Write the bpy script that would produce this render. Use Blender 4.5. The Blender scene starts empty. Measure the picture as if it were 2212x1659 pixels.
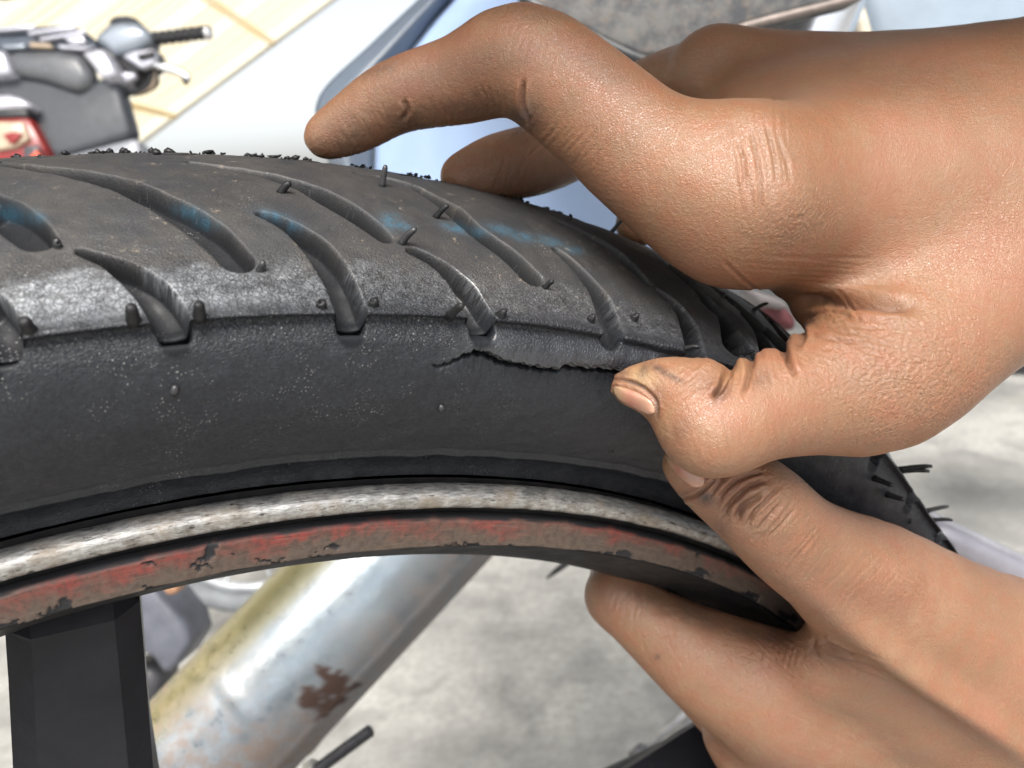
import bpy, bmesh, math, random
import numpy as np
from mathutils import Vector, Matrix
from mathutils.bvhtree import BVHTree
random.seed(7); rng = np.random.default_rng(7)
SC = bpy.context.scene
COL = SC.collection
R = math.radians

# ------------------------------------------------------------------ camera
F, CX, CY = 1707.06, 1106.0, 829.5          # focal length and centre for a 2212 px wide picture
CAM_H = 0.57
UP = np.array([-0.10, -0.95, -0.25]); UP /= np.linalg.norm(UP)      # world up seen from the camera (x right, y down, z ahead)
FW = np.array([0, 0, 1.0]) - UP * UP[2]; FW /= np.linalg.norm(FW)
RT = np.cross(FW, UP)
M = np.stack([RT, FW, UP])                   # camera axes -> world axes
OFF = np.array([0, 0, CAM_H])
def W(p):
    return np.asarray(p, float) @ M.T + OFF
def Wd(d):
    return np.asarray(d, float) @ M.T
def ray(px):
    px = np.asarray(px, float)
    return np.stack([(px[..., 0] - CX) / F, (px[..., 1] - CY) / F, np.ones(px.shape[:-1])], -1)
def at(x, y, z):                             # a point of the place: picture position and distance ahead
    return W(ray((x, y)) * z)
def project(Pw):
    p = (np.asarray(Pw) - OFF) @ M
    return np.stack([CX + F * p[..., 0] / p[..., 2], CY + F * p[..., 1] / p[..., 2]], -1), p[..., 2]

cam = bpy.data.cameras.new('camera'); camo = bpy.data.objects.new('camera', cam); COL.objects.link(camo)
SC.camera = camo
mw = np.eye(4); mw[:3, 0] = Wd([1, 0, 0]); mw[:3, 1] = Wd([0, -1, 0]); mw[:3, 2] = Wd([0, 0, -1]); mw[:3, 3] = OFF
camo.matrix_world = Matrix(mw.tolist())
cam.sensor_width = 36; cam.lens = 36 * F / 2212
cam.clip_start = 0.01; cam.clip_end = 2000
cam.dof.use_dof = True; cam.dof.focus_distance = 0.138
cam.dof.aperture_fstop = cam.lens / 1000 / 0.0012

# ------------------------------------------------------------------ daylight
SUN_EL, SUN_AZ = R(56), R(182)               # behind the camera, a little to the left
w = bpy.data.worlds.new('World'); SC.world = w; w.use_nodes = True
nt = w.node_tree; bg = nt.nodes['Background']
sky = nt.nodes.new('ShaderNodeTexSky'); sky.sky_type = 'NISHITA'; sky.sun_disc = False
sky.sun_elevation = SUN_EL; sky.sun_rotation = SUN_AZ
sky.air_density = 1.0; sky.dust_density = 4.0; sky.ozone_density = 1.0
bwn = nt.nodes.new('ShaderNodeRGBToBW'); nt.links.new(sky.outputs[0], bwn.inputs[0])     # thin even cloud: the sky's own light, mostly without its blue
mx = nt.nodes.new('ShaderNodeMix'); mx.data_type = 'RGBA'; mx.inputs[0].default_value = .75
nt.links.new(sky.outputs[0], mx.inputs[6]); nt.links.new(bwn.outputs[0], mx.inputs[7])
nt.links.new(mx.outputs[2], bg.inputs[0]); bg.inputs[1].default_value = 0.15
sun = bpy.data.lights.new('sun', 'SUN'); suno = bpy.data.objects.new('sun', sun); COL.objects.link(suno)
sun.energy = 2.2; sun.angle = R(30); sun.color = (1.0, 0.95, 0.88)
sd_ = Vector((math.sin(SUN_AZ) * math.cos(SUN_EL), math.cos(SUN_AZ) * math.cos(SUN_EL), math.sin(SUN_EL)))
suno.rotation_euler = (-sd_).to_track_quat('-Z', 'Y').to_euler(); suno.location = sd_ * 20
SC.view_settings.view_transform = 'Standard'; SC.view_settings.look = 'None'
SC.view_settings.exposure = 1.3; SC.view_settings.gamma = 1.0
SC.view_settings.use_curve_mapping = False

# ------------------------------------------------------------------ helpers
def thing(name, label, cat, loc, group=None):
    o = bpy.data.objects.new(name, None); COL.objects.link(o)
    o.empty_display_size = 0.02
    o.location = Vector([float(c) for c in loc]); o['label'] = label; o['category'] = cat
    if group: o['group'] = group
    return o
def rootof(o):
    while o.parent: o = o.parent
    return o
def link(name, me, mat, parent=None):        # mesh data is in world coordinates
    o = bpy.data.objects.new(name, me); COL.objects.link(o)
    if mat and not me.materials: me.materials.append(mat)
    if parent:
        o.parent = parent
        if parent.type == 'EMPTY' and parent.parent is None:
            off = parent.location.copy()
        else:
            off = Vector((0, 0, 0)); q = parent
            while q: off += q.location; q = q.parent
        me.transform(Matrix.Translation(-off))
    return o
def mesh_from(V, Fc, smooth=True, name='m'):
    me = bpy.data.meshes.new(name)
    V = np.asarray(V, np.float32)
    if isinstance(Fc, np.ndarray):
        k = Fc.shape[1]
        me.vertices.add(len(V)); me.vertices.foreach_set('co', V.ravel())
        me.loops.add(Fc.size); me.loops.foreach_set('vertex_index', Fc.astype(np.int32).ravel())
        me.polygons.add(len(Fc)); me.polygons.foreach_set('loop_start', np.arange(0, Fc.size, k, dtype=np.int32))
        me.update(calc_edges=True); me.validate()
    else:
        me.from_pydata([tuple(map(float, v)) for v in V], [], Fc); me.update()
    me.polygons.foreach_set('use_smooth', np.full(len(me.polygons), smooth))
    return me
def fattr(me, name, val):
    a = me.attributes.new(name, 'FLOAT', 'POINT'); a.data.foreach_set('value', np.asarray(val, np.float32))
def grid_faces(nr, nc, wrap=False):
    i = np.arange(nr - 1)[:, None]; j = np.arange(nc if wrap else nc - 1)[None, :]; j2 = (j + 1) % nc
    return np.stack([i * nc + j, i * nc + j2, (i + 1) * nc + j2, (i + 1) * nc + j], -1).reshape(-1, 4)
def frame_of(d):
    d = d / np.linalg.norm(d); a = np.array([0, 0, 1.]) if abs(d[2]) < .9 else np.array([1., 0, 0])
    e1 = np.cross(d, a); e1 /= np.linalg.norm(e1); return e1, np.cross(d, e1)
def tube(pts, rad, seg=16, caps=True):       # V, F of a tube through points
    pts = np.asarray(pts, float); n = len(pts); rad = np.broadcast_to(rad, (n,))
    T = np.gradient(pts, axis=0); T /= np.linalg.norm(T, axis=1)[:, None]
    e1, e2 = frame_of(T[0]); V = []
    for i in range(n):
        e1 = e1 - T[i] * (e1 @ T[i]); e1 /= np.linalg.norm(e1); e2 = np.cross(T[i], e1)
        a = np.arange(seg) * 2 * math.pi / seg
        V.append(pts[i] + rad[i] * (np.cos(a)[:, None] * e1 + np.sin(a)[:, None] * e2))
    V = np.concatenate(V); Fc = [tuple(f) for f in grid_faces(n, seg, True)]
    if caps:
        Fc.append(tuple(range(seg - 1, -1, -1))); Fc.append(tuple((n - 1) * seg + k for k in range(seg)))
    return V, Fc
def joinvf(L):
    V, Fc, o = [], [], 0
    for v, f in L:
        V.append(np.asarray(v)); Fc += [tuple(int(i) + o for i in q) for q in f]; o += len(v)
    return np.concatenate(V), Fc
def bevel(me, wdt, seg=2, ang=30):
    bm = bmesh.new(); bm.from_mesh(me)
    es = [e for e in bm.edges if len(e.link_faces) == 2 and e.calc_face_angle(0) > R(ang)]
    bmesh.ops.bevel(bm, geom=es, offset=wdt, segments=seg, profile=.5, affect='EDGES', clamp_overlap=True)
    bm.to_mesh(me); bm.free()
    me.polygons.foreach_set('use_smooth', np.ones(len(me.polygons), bool)); return me
def prism(poly, depth_vec):                  # poly: Nx3 front outline, extruded
    P = np.asarray(poly, float); n = len(P); V = np.concatenate([P, P + np.asarray(depth_vec)])
    Fc = [tuple(range(n)), tuple(range(2 * n - 1, n - 1, -1))] + [(i, i + n, (i + 1) % n + n, (i + 1) % n) for i in range(n)]
    return V, Fc
def recalc(me):
    bm = bmesh.new(); bm.from_mesh(me); bmesh.ops.recalc_face_normals(bm, faces=bm.faces); bm.to_mesh(me); bm.free(); return me
def orient(me, dirs):                        # faces turned so that vertex normals agree with dirs
    nn = np.empty(len(me.vertices) * 3, np.float32); me.vertices.foreach_get('normal', nn)
    if (nn.reshape(-1, 3) * dirs).sum(1).mean() < 0: me.flip_normals()
def smoothstep(a, b, x):
    t = np.clip((np.asarray(x) - a) / (b - a), 0, 1); return t * t * (3 - 2 * t)
def catmull(P, n):                           # smooth a polyline of any dimension, n pieces per span
    P = np.asarray(P, float); Q = np.concatenate([[2 * P[0] - P[1]], P, [2 * P[-1] - P[-2]]]); out = []
    for i in range(len(P) - 1):
        p0, p1, p2, p3 = Q[i:i + 4]
        for t in np.arange(n) / n:
            out.append(.5 * (2 * p1 + (p2 - p0) * t + (2 * p0 - 5 * p1 + 4 * p2 - p3) * t * t + (3 * p1 - p0 - 3 * p2 + p3) * t ** 3))
    out.append(P[-1]); return np.array(out)
def polydist(X, Pl, vals=None):              # distance of points X (N,2) to a polyline, and interpolated value
    best = np.full(len(X), 1e9); bv = np.zeros(len(X)); tt = np.zeros(len(X)); n = len(Pl) - 1
    sg = np.zeros(len(X))
    for i in range(n):
        a, b = Pl[i], Pl[i + 1]; ab = b - a; t = np.clip(((X - a) @ ab) / (ab @ ab + 1e-18), 0, 1)
        q = X - a - t[:, None] * ab; d = np.sqrt((q ** 2).sum(1)); m = d < best
        best = np.where(m, d, best); tt = np.where(m, (i + t) / n, tt)
        sg = np.where(m, ab[0] * q[:, 1] - ab[1] * q[:, 0], sg)
        if vals is not None: bv = np.where(m, vals[i] + t * (vals[i + 1] - vals[i]), bv)
    return best, bv, tt, np.sign(sg)

# ------------------------------------------------------------------ materials
class Mat:
    def __init__(s, name):
        s.m = bpy.data.materials.new(name); s.m.use_nodes = True; s.t = s.m.node_tree; s.n = s.t.nodes
        s.b = s.n['Principled BSDF']
    def node(s, ty, **kw):
        nd = s.n.new(ty)
        for k, v in kw.items():
            if k in ('inputs',): 
                for a, b in v.items(): s.set(nd, a, b)
            else: setattr(nd, k, v)
        return nd
    def set(s, nd, a, b):
        if isinstance(b, bpy.types.NodeSocket): s.t.links.new(b, nd.inputs[a])
        else: nd.inputs[a].default_value = b
    def coord(s, scale=(1, 1, 1), rot=(0, 0, 0)):
        tc = s.node('ShaderNodeTexCoord'); mp = s.node('ShaderNodeMapping')
        s.t.links.new(tc.outputs['Object'], mp.inputs[0]); mp.inputs['Scale'].default_value = scale; mp.inputs['Rotation'].default_value = rot
        return mp.outputs[0]
    def noise(s, scale, vec=None, detail=4, rough=.6, out=0, dist=0):
        nd = s.node('ShaderNodeTexNoise', inputs={'Scale': scale, 'Detail': detail, 'Roughness': rough, 'Distortion': dist})
        s.t.links.new(vec if vec else s.coord(), nd.inputs['Vector']); return nd.outputs[out]
    def voro(s, scale, vec=None, feature='F1', rnd=1.0):
        nd = s.node('ShaderNodeTexVoronoi', feature=feature, inputs={'Scale': scale, 'Randomness': rnd})
        s.t.links.new(vec if vec else s.coord(), nd.inputs['Vector']); return nd.outputs['Distance']
    def ramp(s, fac, stops, ease='LINEAR'):
        nd = s.node('ShaderNodeValToRGB'); s.t.links.new(fac, nd.inputs[0]); cr = nd.color_ramp; cr.interpolation = ease
        while len(cr.elements) < len(stops): cr.elements.new(.5)
        for e, (p, c) in zip(cr.elements, stops):
            e.position = p; e.color = (*c, 1) if isinstance(c, tuple) else (c, c, c, 1)
        return nd.outputs[0]
    def mix(s, fac, a, b, mode='MIX'):
        nd = s.node('ShaderNodeMix', data_type='RGBA', blend_type=mode); nd.clamp_factor = True
        for k, v in ((0, fac), (6, a), (7, b)):
            if isinstance(v, tuple): v = (*v, 1)
            s.set(nd, k, v)
        return nd.outputs[2]
    def math(s, op, a, b=0.0, clamp=False):
        nd = s.node('ShaderNodeMath', operation=op, use_clamp=clamp); s.set(nd, 0, a); s.set(nd, 1, b); return nd.outputs[0]
    def attr(s, name):
        return s.node('ShaderNodeAttribute', attribute_name=name).outputs['Fac']
    def bump(s, h, dist=.001, strength=1.0, normal=None):
        nd = s.node('ShaderNodeBump', inputs={'Strength': strength, 'Distance': dist}); s.t.links.new(h, nd.inputs['Height'])
        if normal: s.t.links.new(normal, nd.inputs['Normal'])
        return nd.outputs[0]
    def out(s, color=None, rough=None, normal=None, metal=None, **kw):
        if color is not None: s.set(s.b, 'Base Color', (*color, 1) if isinstance(color, tuple) else color)
        if rough is not None: s.set(s.b, 'Roughness', rough)
        if normal is not None: s.set(s.b, 'Normal', normal)
        if metal is not None: s.set(s.b, 'Metallic', metal)
        for k, v in kw.items(): s.set(s.b, k, v)
        return s.m
def plain(name, color, rough=.5, metal=0.0, nscale=60, var=.25, bumpd=.0004):
    m = Mat(name); n = m.noise(nscale, detail=5)
    c = m.mix(m.ramp(n, [(.3, 0.0), (.7, 1.0)]), tuple(x * (1 - var) for x in color), tuple(min(1, x * (1 + var)) for x in color))
    return m.out(c, m.ramp(m.noise(nscale * .6), [(.3, rough * .8), (.7, min(1, rough * 1.2))]), m.bump(n, bumpd, .6), metal)
# ------------------------------------------------------------------ the wheel: tyre, rim, spoke
WC = np.array([-.06285, .23409, .21817]); _y, _x = .46912, .37653
WN = np.array([np.sin(_y) * np.cos(_x), np.sin(_x), -np.cos(_y) * np.cos(_x)])
WU = np.array([0, -1, 0.]); WU = WU - WN * (WU @ WN); WU /= np.linalg.norm(WU); WV = np.cross(WN, WU)
cW, nW, uW, vW = W(WC), Wd(WN), Wd(WU), Wd(WV)
AC, RC, KR = -.0375, .2828, .085
def wheel_pt(th, a, r):
    th, a, r = np.broadcast_arrays(th, a, r)
    return cW + a[..., None] * nW + r[..., None] * (np.cos(th)[..., None] * uW + np.sin(th)[..., None] * vW)
side = catmull([(-.0056, .2310), (-.0058, .2334), (-.0046, .2360), (.0002, .2388), (.0034, .2410), (.0080, .2462), (.0112, .2520), (.0128, .2580), (.0128, .2632), (.0119, .2664), (.0120, .2672)], 12)
_xx = np.linspace(.0503, -.0503, 300); tread = np.stack([_xx + AC, RC - _xx ** 2 / (2 * KR)], 1)
tread[0] = (.0128, .2680)
PROF = np.concatenate([side, tread, (side[::-1] * [-1, 1] + [2 * AC, 0])])
SL = np.concatenate([[0], np.cumsum(np.linalg.norm(np.diff(PROF, axis=0), axis=1))])
S_SH = SL[len(side)]; S_CR = SL[len(side) + 150]; S_E = SL[36]
def prof_at(s):
    a = np.interp(s, SL, PROF[:, 0]); r = np.interp(s, SL, PROF[:, 1])
    e = .0004; da = np.interp(s + e, SL, PROF[:, 0]) - np.interp(s - e, SL, PROF[:, 0]); dr = np.interp(s + e, SL, PROF[:, 1]) - np.interp(s - e, SL, PROF[:, 1])
    L = np.sqrt(da * da + dr * dr) + 1e-12
    return a, r, dr / L, -da / L             # position and outward normal (a, r)
def wheel_vec(th, a, r):
    th, a, r = np.broadcast_arrays(th, a, r)
    return a[..., None] * nW + r[..., None] * (np.cos(th)[..., None] * uW + np.sin(th)[..., None] * vW)
def sag(th):                                 # the slack tyre is squashed a little beyond the hands
    th = (np.asarray(th) + math.pi) % (2 * math.pi) - math.pi
    return .0085 * smoothstep(-.36, -.60, th) * smoothstep(-1.25, -.80, th)
def tyre_pt(th, a, r):
    th, a, r = np.broadcast_arrays(th, a, r); return wheel_pt(th, a, r - sag(th) * np.clip((r - .236) / .045, 0, 1))
# table to find the tyre point under a picture position
_t = np.linspace(-.85, .40, 1000); _s = np.linspace(0, .125, 420)
_TT, _SS = np.meshgrid(_t, _s, indexing='ij'); _a, _r, _na, _nr = prof_at(_SS)
_P = tyre_pt(_TT, _a, _r); _N = wheel_vec(_TT, _na, _nr)
_Q, _Z = project(_P); _vis = ((_P - OFF) * _N).sum(-1) < 0
def on_tyre(px):
    d = ((_Q - np.asarray(px, float)) ** 2).sum(-1); d = np.where(_vis, d, 1e12); i = np.unravel_index(d.argmin(), d.shape)
    return _TT[i], _SS[i]
RX = .272                                    # metres of arc per radian in the flat chart
def chart(pxs): return np.array([(t * RX, s) for t, s in (on_tyre(p) for p in pxs)])
MMPX = .13 / F
grooves = []                                 # (chart polyline, half width, depth, mirrored)
def groove(pxs, hw, depth=.0042):
    P = chart(pxs); n = 4
    grooves.append((catmull(P, n), catmull(np.array(hw, float)[:, None], n)[:, 0], depth))
mm = .001
groove([(-60, 345), (20, 355), (150, 372), (260, 398), (350, 437), (420, 480), (480, 525), (512, 562)], [.5*mm, .9*mm, 1.7*mm, 2.2*mm, 2.4*mm, 2.4*mm, 2.4*mm, 2.3*mm])
groove([(410, 352), (520, 366), (640, 398), (720, 435), (790, 480), (832, 512)], [.5*mm, 1.1*mm, 1.9*mm, 2.2*mm, 1.9*mm, 1.2*mm])
groove([(770, 374), (850, 388), (950, 433), (1020, 490), (1090, 545), (1146, 598)], [.5*mm, 1.2*mm, 2.0*mm, 2.2*mm, 2.2*mm, 2.0*mm])
groove([(1150, 452), (1240, 490), (1330, 545), (1398, 606)], [.6*mm, 1.8*mm, 2.2*mm, 1.4*mm])
groove([(1440, 560), (1474, 597), (1556, 672), (1578, 713), (1581, 750)], [1.2*mm, 2*mm, 2.3*mm, 2.4*mm, 2.2*mm])
groove([(-40, 430), (0, 452), (50, 490), (80, 518)], [2.2*mm, 2.6*mm, 2.6*mm, 2.2*mm])
groove([(170, 540), (240, 566), (310, 612), (350, 658), (375, 716), (380, 740)], [.5*mm, 1.2*mm, 1.9*mm, 2.2*mm, 2.2*mm, 2.1*mm])
groove([(565, 462), (625, 490), (685, 537), (725, 595), (750, 650), (757, 700), (757, 722)], [.8*mm, 1.4*mm, 2.0*mm, 2.2*mm, 2.2*mm, 2.1*mm, 2.1*mm])
groove([(893, 543), (950, 572), (1000, 622), (1028, 665), (1040, 712), (1040, 724)], [1.0*mm, 1.3*mm, 1.9*mm, 2.2*mm, 2.2*mm, 2.1*mm])
groove([(1205, 540), (1260, 592), (1298, 640), (1318, 700), (1318, 730)], [1.0*mm, 1.6*mm, 2.0*mm, 2.2*mm, 2.1*mm])
groove([(1421, 625), (1458, 656), (1486, 692), (1494, 724), (1494, 770)], [1.0*mm, 1.7*mm, 2.1*mm, 2.2*mm, 2.1*mm])
groove([(1607, 682), (1640, 720), (1657, 766), (1660, 790)], [1.0*mm, 1.8*mm, 2.1*mm, 2.1*mm])
groove([(1604, 640), (1654, 684), (1697, 735)], [1.8*mm, 2*mm, 2*mm])
groove([(-40, 640), (-12, 680), (2, 720), (2, 765)], [1.5*mm, 2*mm, 2.1*mm, 2.1*mm])
PITCH = .0828
canG = np.array([(.106, .0835), (.076, .0775), (.038, .0645), (.012, .0520), (0, .0440)]); canS = np.array([(.036, .0540), (.018, .0470), (.004, .0380), (0, .0318), (0, .0285)])
dS = S_CR - .08614
for k in range(-38, 38):
    for can, base, hw in ((canG, -.248, [.6, 1.5, 2.2, 2.3, 2.1]), (canS, -.198, [.9, 1.6, 2.2, 2.2, 2.1])):
        th0 = base - .0 + k * PITCH; c = can + [th0, dS]; c[:, 0] *= RX
        if -.27 < th0 < .2 : pass
        else: grooves.append((catmull(c, 3), catmull(np.array(hw)[:, None] * mm, 3)[:, 0], .0034))
        c2 = can + [th0 + .02, dS]; c2[:, 0] *= RX; c2[:, 1] = 2 * S_CR - c2[:, 1]
        grooves.append((catmull(c2, 3), catmull(np.array(hw)[:, None] * mm, 3)[:, 0], .0034))
crack = catmull(chart([(930, 783), (944, 791), (969, 787), (997, 772), (1025, 762), (1059, 768), (1082, 781), (1115, 787), (1162, 794), (1202, 797), (1218, 790), (1252, 793), (1303, 797), (1345, 799), (1400, 800)]), 6)
crack[:, 1] += .00030 * np.sin(np.arange(len(crack)) * 2.1) * np.sin(np.arange(len(crack)) * .77)
def vnoise(X, sc, seed=0):                   # cheap smooth value noise in the chart
    g = np.random.default_rng(seed).random((64, 64)); p = X / sc; i = np.floor(p).astype(int); f = p - i; f = f * f * (3 - 2 * f)
    a = g[i[:, 0] % 64, i[:, 1] % 64]; b = g[(i[:, 0] + 1) % 64, i[:, 1] % 64]; c = g[i[:, 0] % 64, (i[:, 1] + 1) % 64]; d = g[(i[:, 0] + 1) % 64, (i[:, 1] + 1) % 64]
    return (a * (1 - f[:, 0]) + b * f[:, 0]) * (1 - f[:, 1]) + (c * (1 - f[:, 0]) + d * f[:, 0]) * f[:, 1]
FLAP = [0]
def height(X):
    h = np.zeros(len(X)); gmask = np.zeros(len(X))
    for P, hw, dp in grooves:
        lo = P.min(0) - .005; hi = P.max(0) + .005
        m = np.where(((X > lo) & (X < hi)).all(1))[0]
        if len(m) == 0: continue
        d, wv, t, sg = polydist(X[m], P, hw)
        d = d + .00030 * (vnoise(X[m], .0060, 3) - .5)
        k = smoothstep(-.00036, .00036, wv - d)
        end = smoothstep(.0, .12, t) * .6 + .4
        fl = 1 - .18 * np.clip(d / (wv + 1e-6), 0, 1) ** 2
        side_fade = smoothstep(S_SH - .0046, S_SH - .0008, X[m, 1])
        far_fade = smoothstep(S_SH - .0046, S_SH - .0008, 2 * S_CR - X[m, 1])
        v = -dp * k * end * fl * side_fade * far_fade
        h[m] = np.minimum(h[m], v); gmask[m] = np.maximum(gmask[m], k)
    # the split in the shoulder: upper lip lifted, lower side pressed in
    lo = crack.min(0) - .012; hi = crack.max(0) + .012; m = np.where(((X > lo) & (X < hi)).all(1))[0]
    cm = np.zeros(len(X))
    if len(m):
        d, _, t, sg = polydist(X[m], crack); above = X[m, 1] > np.interp(-X[m, 0], -crack[:, 0], crack[:, 1])
        opn = smoothstep(.02, .42, t)
        up = np.where(above, (.0006 + .0009 * t) * np.exp(-(d / .0050) ** 2), -.0006 * np.exp(-(d / .003) ** 2)) * opn
        gap = -.0011 * smoothstep(.00024, .00006, d - .00014 * opn - .0004 * t * t) * smoothstep(0, .1, t)
        gap2 = -.0010 * np.where(~above, smoothstep(.0009, .0002, d), 0) * opn
        flapv = np.where(above, np.exp(-(d / .0038) ** 2), 0) * opn; mf = m
        h[m] += up + gap + gap2; cm[m] = smoothstep(.00018, .00004, d - .00014 * opn - .0004 * t * t)
    # ring near the bead, worn lumps
    s = X[:, 1]
    h += .0009 * np.exp(-((s - S_E - .0004) / .0007) ** 2) - .0004 * np.exp(-((s - S_E - .0022) / .0008) ** 2)
    h += .00035 * (vnoise(X, .006, 1) - .5) + .00018 * (vnoise(X, .0021, 2) - .5)
    h += (-.0004 * np.exp(-((s - S_SH + .0012) / .0009) ** 2)) * smoothstep(-.040, -.015, X[:, 0]) + .0003 * np.exp(-((s - S_SH - .0006) / .0008) ** 2)
    FLAP[:] = [np.zeros(len(X))]
    if len(m): FLAP[0][m] = flapv
    return h, gmask, cm
chalk = [((30, 462), 34, 16), ((75, 470), 22, 14), ((410, 458), 34, 12), ((445, 482), 26, 12), ((590, 466), 34, 10), ((632, 488), 24, 10), ((843, 478), 24, 17), ((870, 488), 20, 10), ((985, 493), 30, 9), ((1030, 500), 24, 8), ((1085, 497), 34, 10), ((1130, 512), 30, 10), ((1190, 522), 34, 10), ((1240, 540), 20, 8)]
def tyre_mesh(ths, ss):
    TT, SS = np.meshgrid(ths, ss, indexing='ij'); X = np.stack([TT.ravel() * RX, SS.ravel()], 1)
    h, g, cm = height(X); a, r, na, nr = prof_at(X[:, 1]); t = X[:, 0] / RX
    _, _, ga, gr = prof_at(np.clip(X[:, 1], S_SH + .002, 2 * S_CR - S_SH - .002)); gm = (h < -.0005) & (np.abs(X[:, 1] - S_CR) > .045) & (g > .02); na = np.where(gm, ga, na); nr = np.where(gm, gr, nr)
    P = tyre_pt(t, a + h * na, r + h * nr); return P, grid_faces(len(ths), len(ss)), X, g, cm
fine_t = np.arange(-.68, .275, .00080); fine_s = np.concatenate([np.linspace(0, S_E - .002, 14)[:-1], np.arange(S_E - .002, S_SH - .0085, .00045), np.arange(S_SH - .0085, S_CR + .012, .00022), np.linspace(S_CR + .0125, SL[-1], 50)])
P1, F1, X1, g1, c1 = tyre_mesh(fine_t, fine_s); flap1 = FLAP[0]
co_t = np.concatenate([np.linspace(fine_t[-1], fine_t[0] + 2 * math.pi, 560)]); co_s = np.concatenate([np.linspace(0, S_SH, 20)[:-1], np.linspace(S_SH, 2 * S_CR - S_SH, 90), np.linspace(2 * S_CR - S_SH, SL[-1], 20)[1:]])
P2, F2, X2, g2, c2 = tyre_mesh(co_t, co_s)
VV = np.concatenate([P1, P2]); FF = np.concatenate([F1, F2 + len(P1)])
tyre_me = mesh_from(VV, FF)
XA = np.concatenate([X1, X2]); orient(tyre_me, wheel_vec(XA[:, 0] / RX, *prof_at(XA[:, 1])[2:])); fattr(tyre_me, 'groove', np.concatenate([g1, g2])); fattr(tyre_me, 'split', np.concatenate([c1, c2]))
fattr(tyre_me, 'along', XA[:, 0]); fattr(tyre_me, 'across', XA[:, 1] - S_SH)
pxA, _ = project(P1); ck = np.zeros(len(VV))
for (c, sx, sy) in chalk:
    q = pxA - np.array(c); ang = .25; dx = q[:, 0] * math.cos(ang) + q[:, 1] * math.sin(ang); dy = -q[:, 0] * math.sin(ang) + q[:, 1] * math.cos(ang)
    ck[:len(P1)] = np.maximum(ck[:len(P1)], np.exp(-(dx / sx) ** 2 - (dy / sy) ** 2))
ck *= XA[:, 1] < S_CR
fattr(tyre_me, 'chalk', ck); fattr(tyre_me, 'flap', np.concatenate([flap1, np.zeros(len(P2))]))

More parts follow.
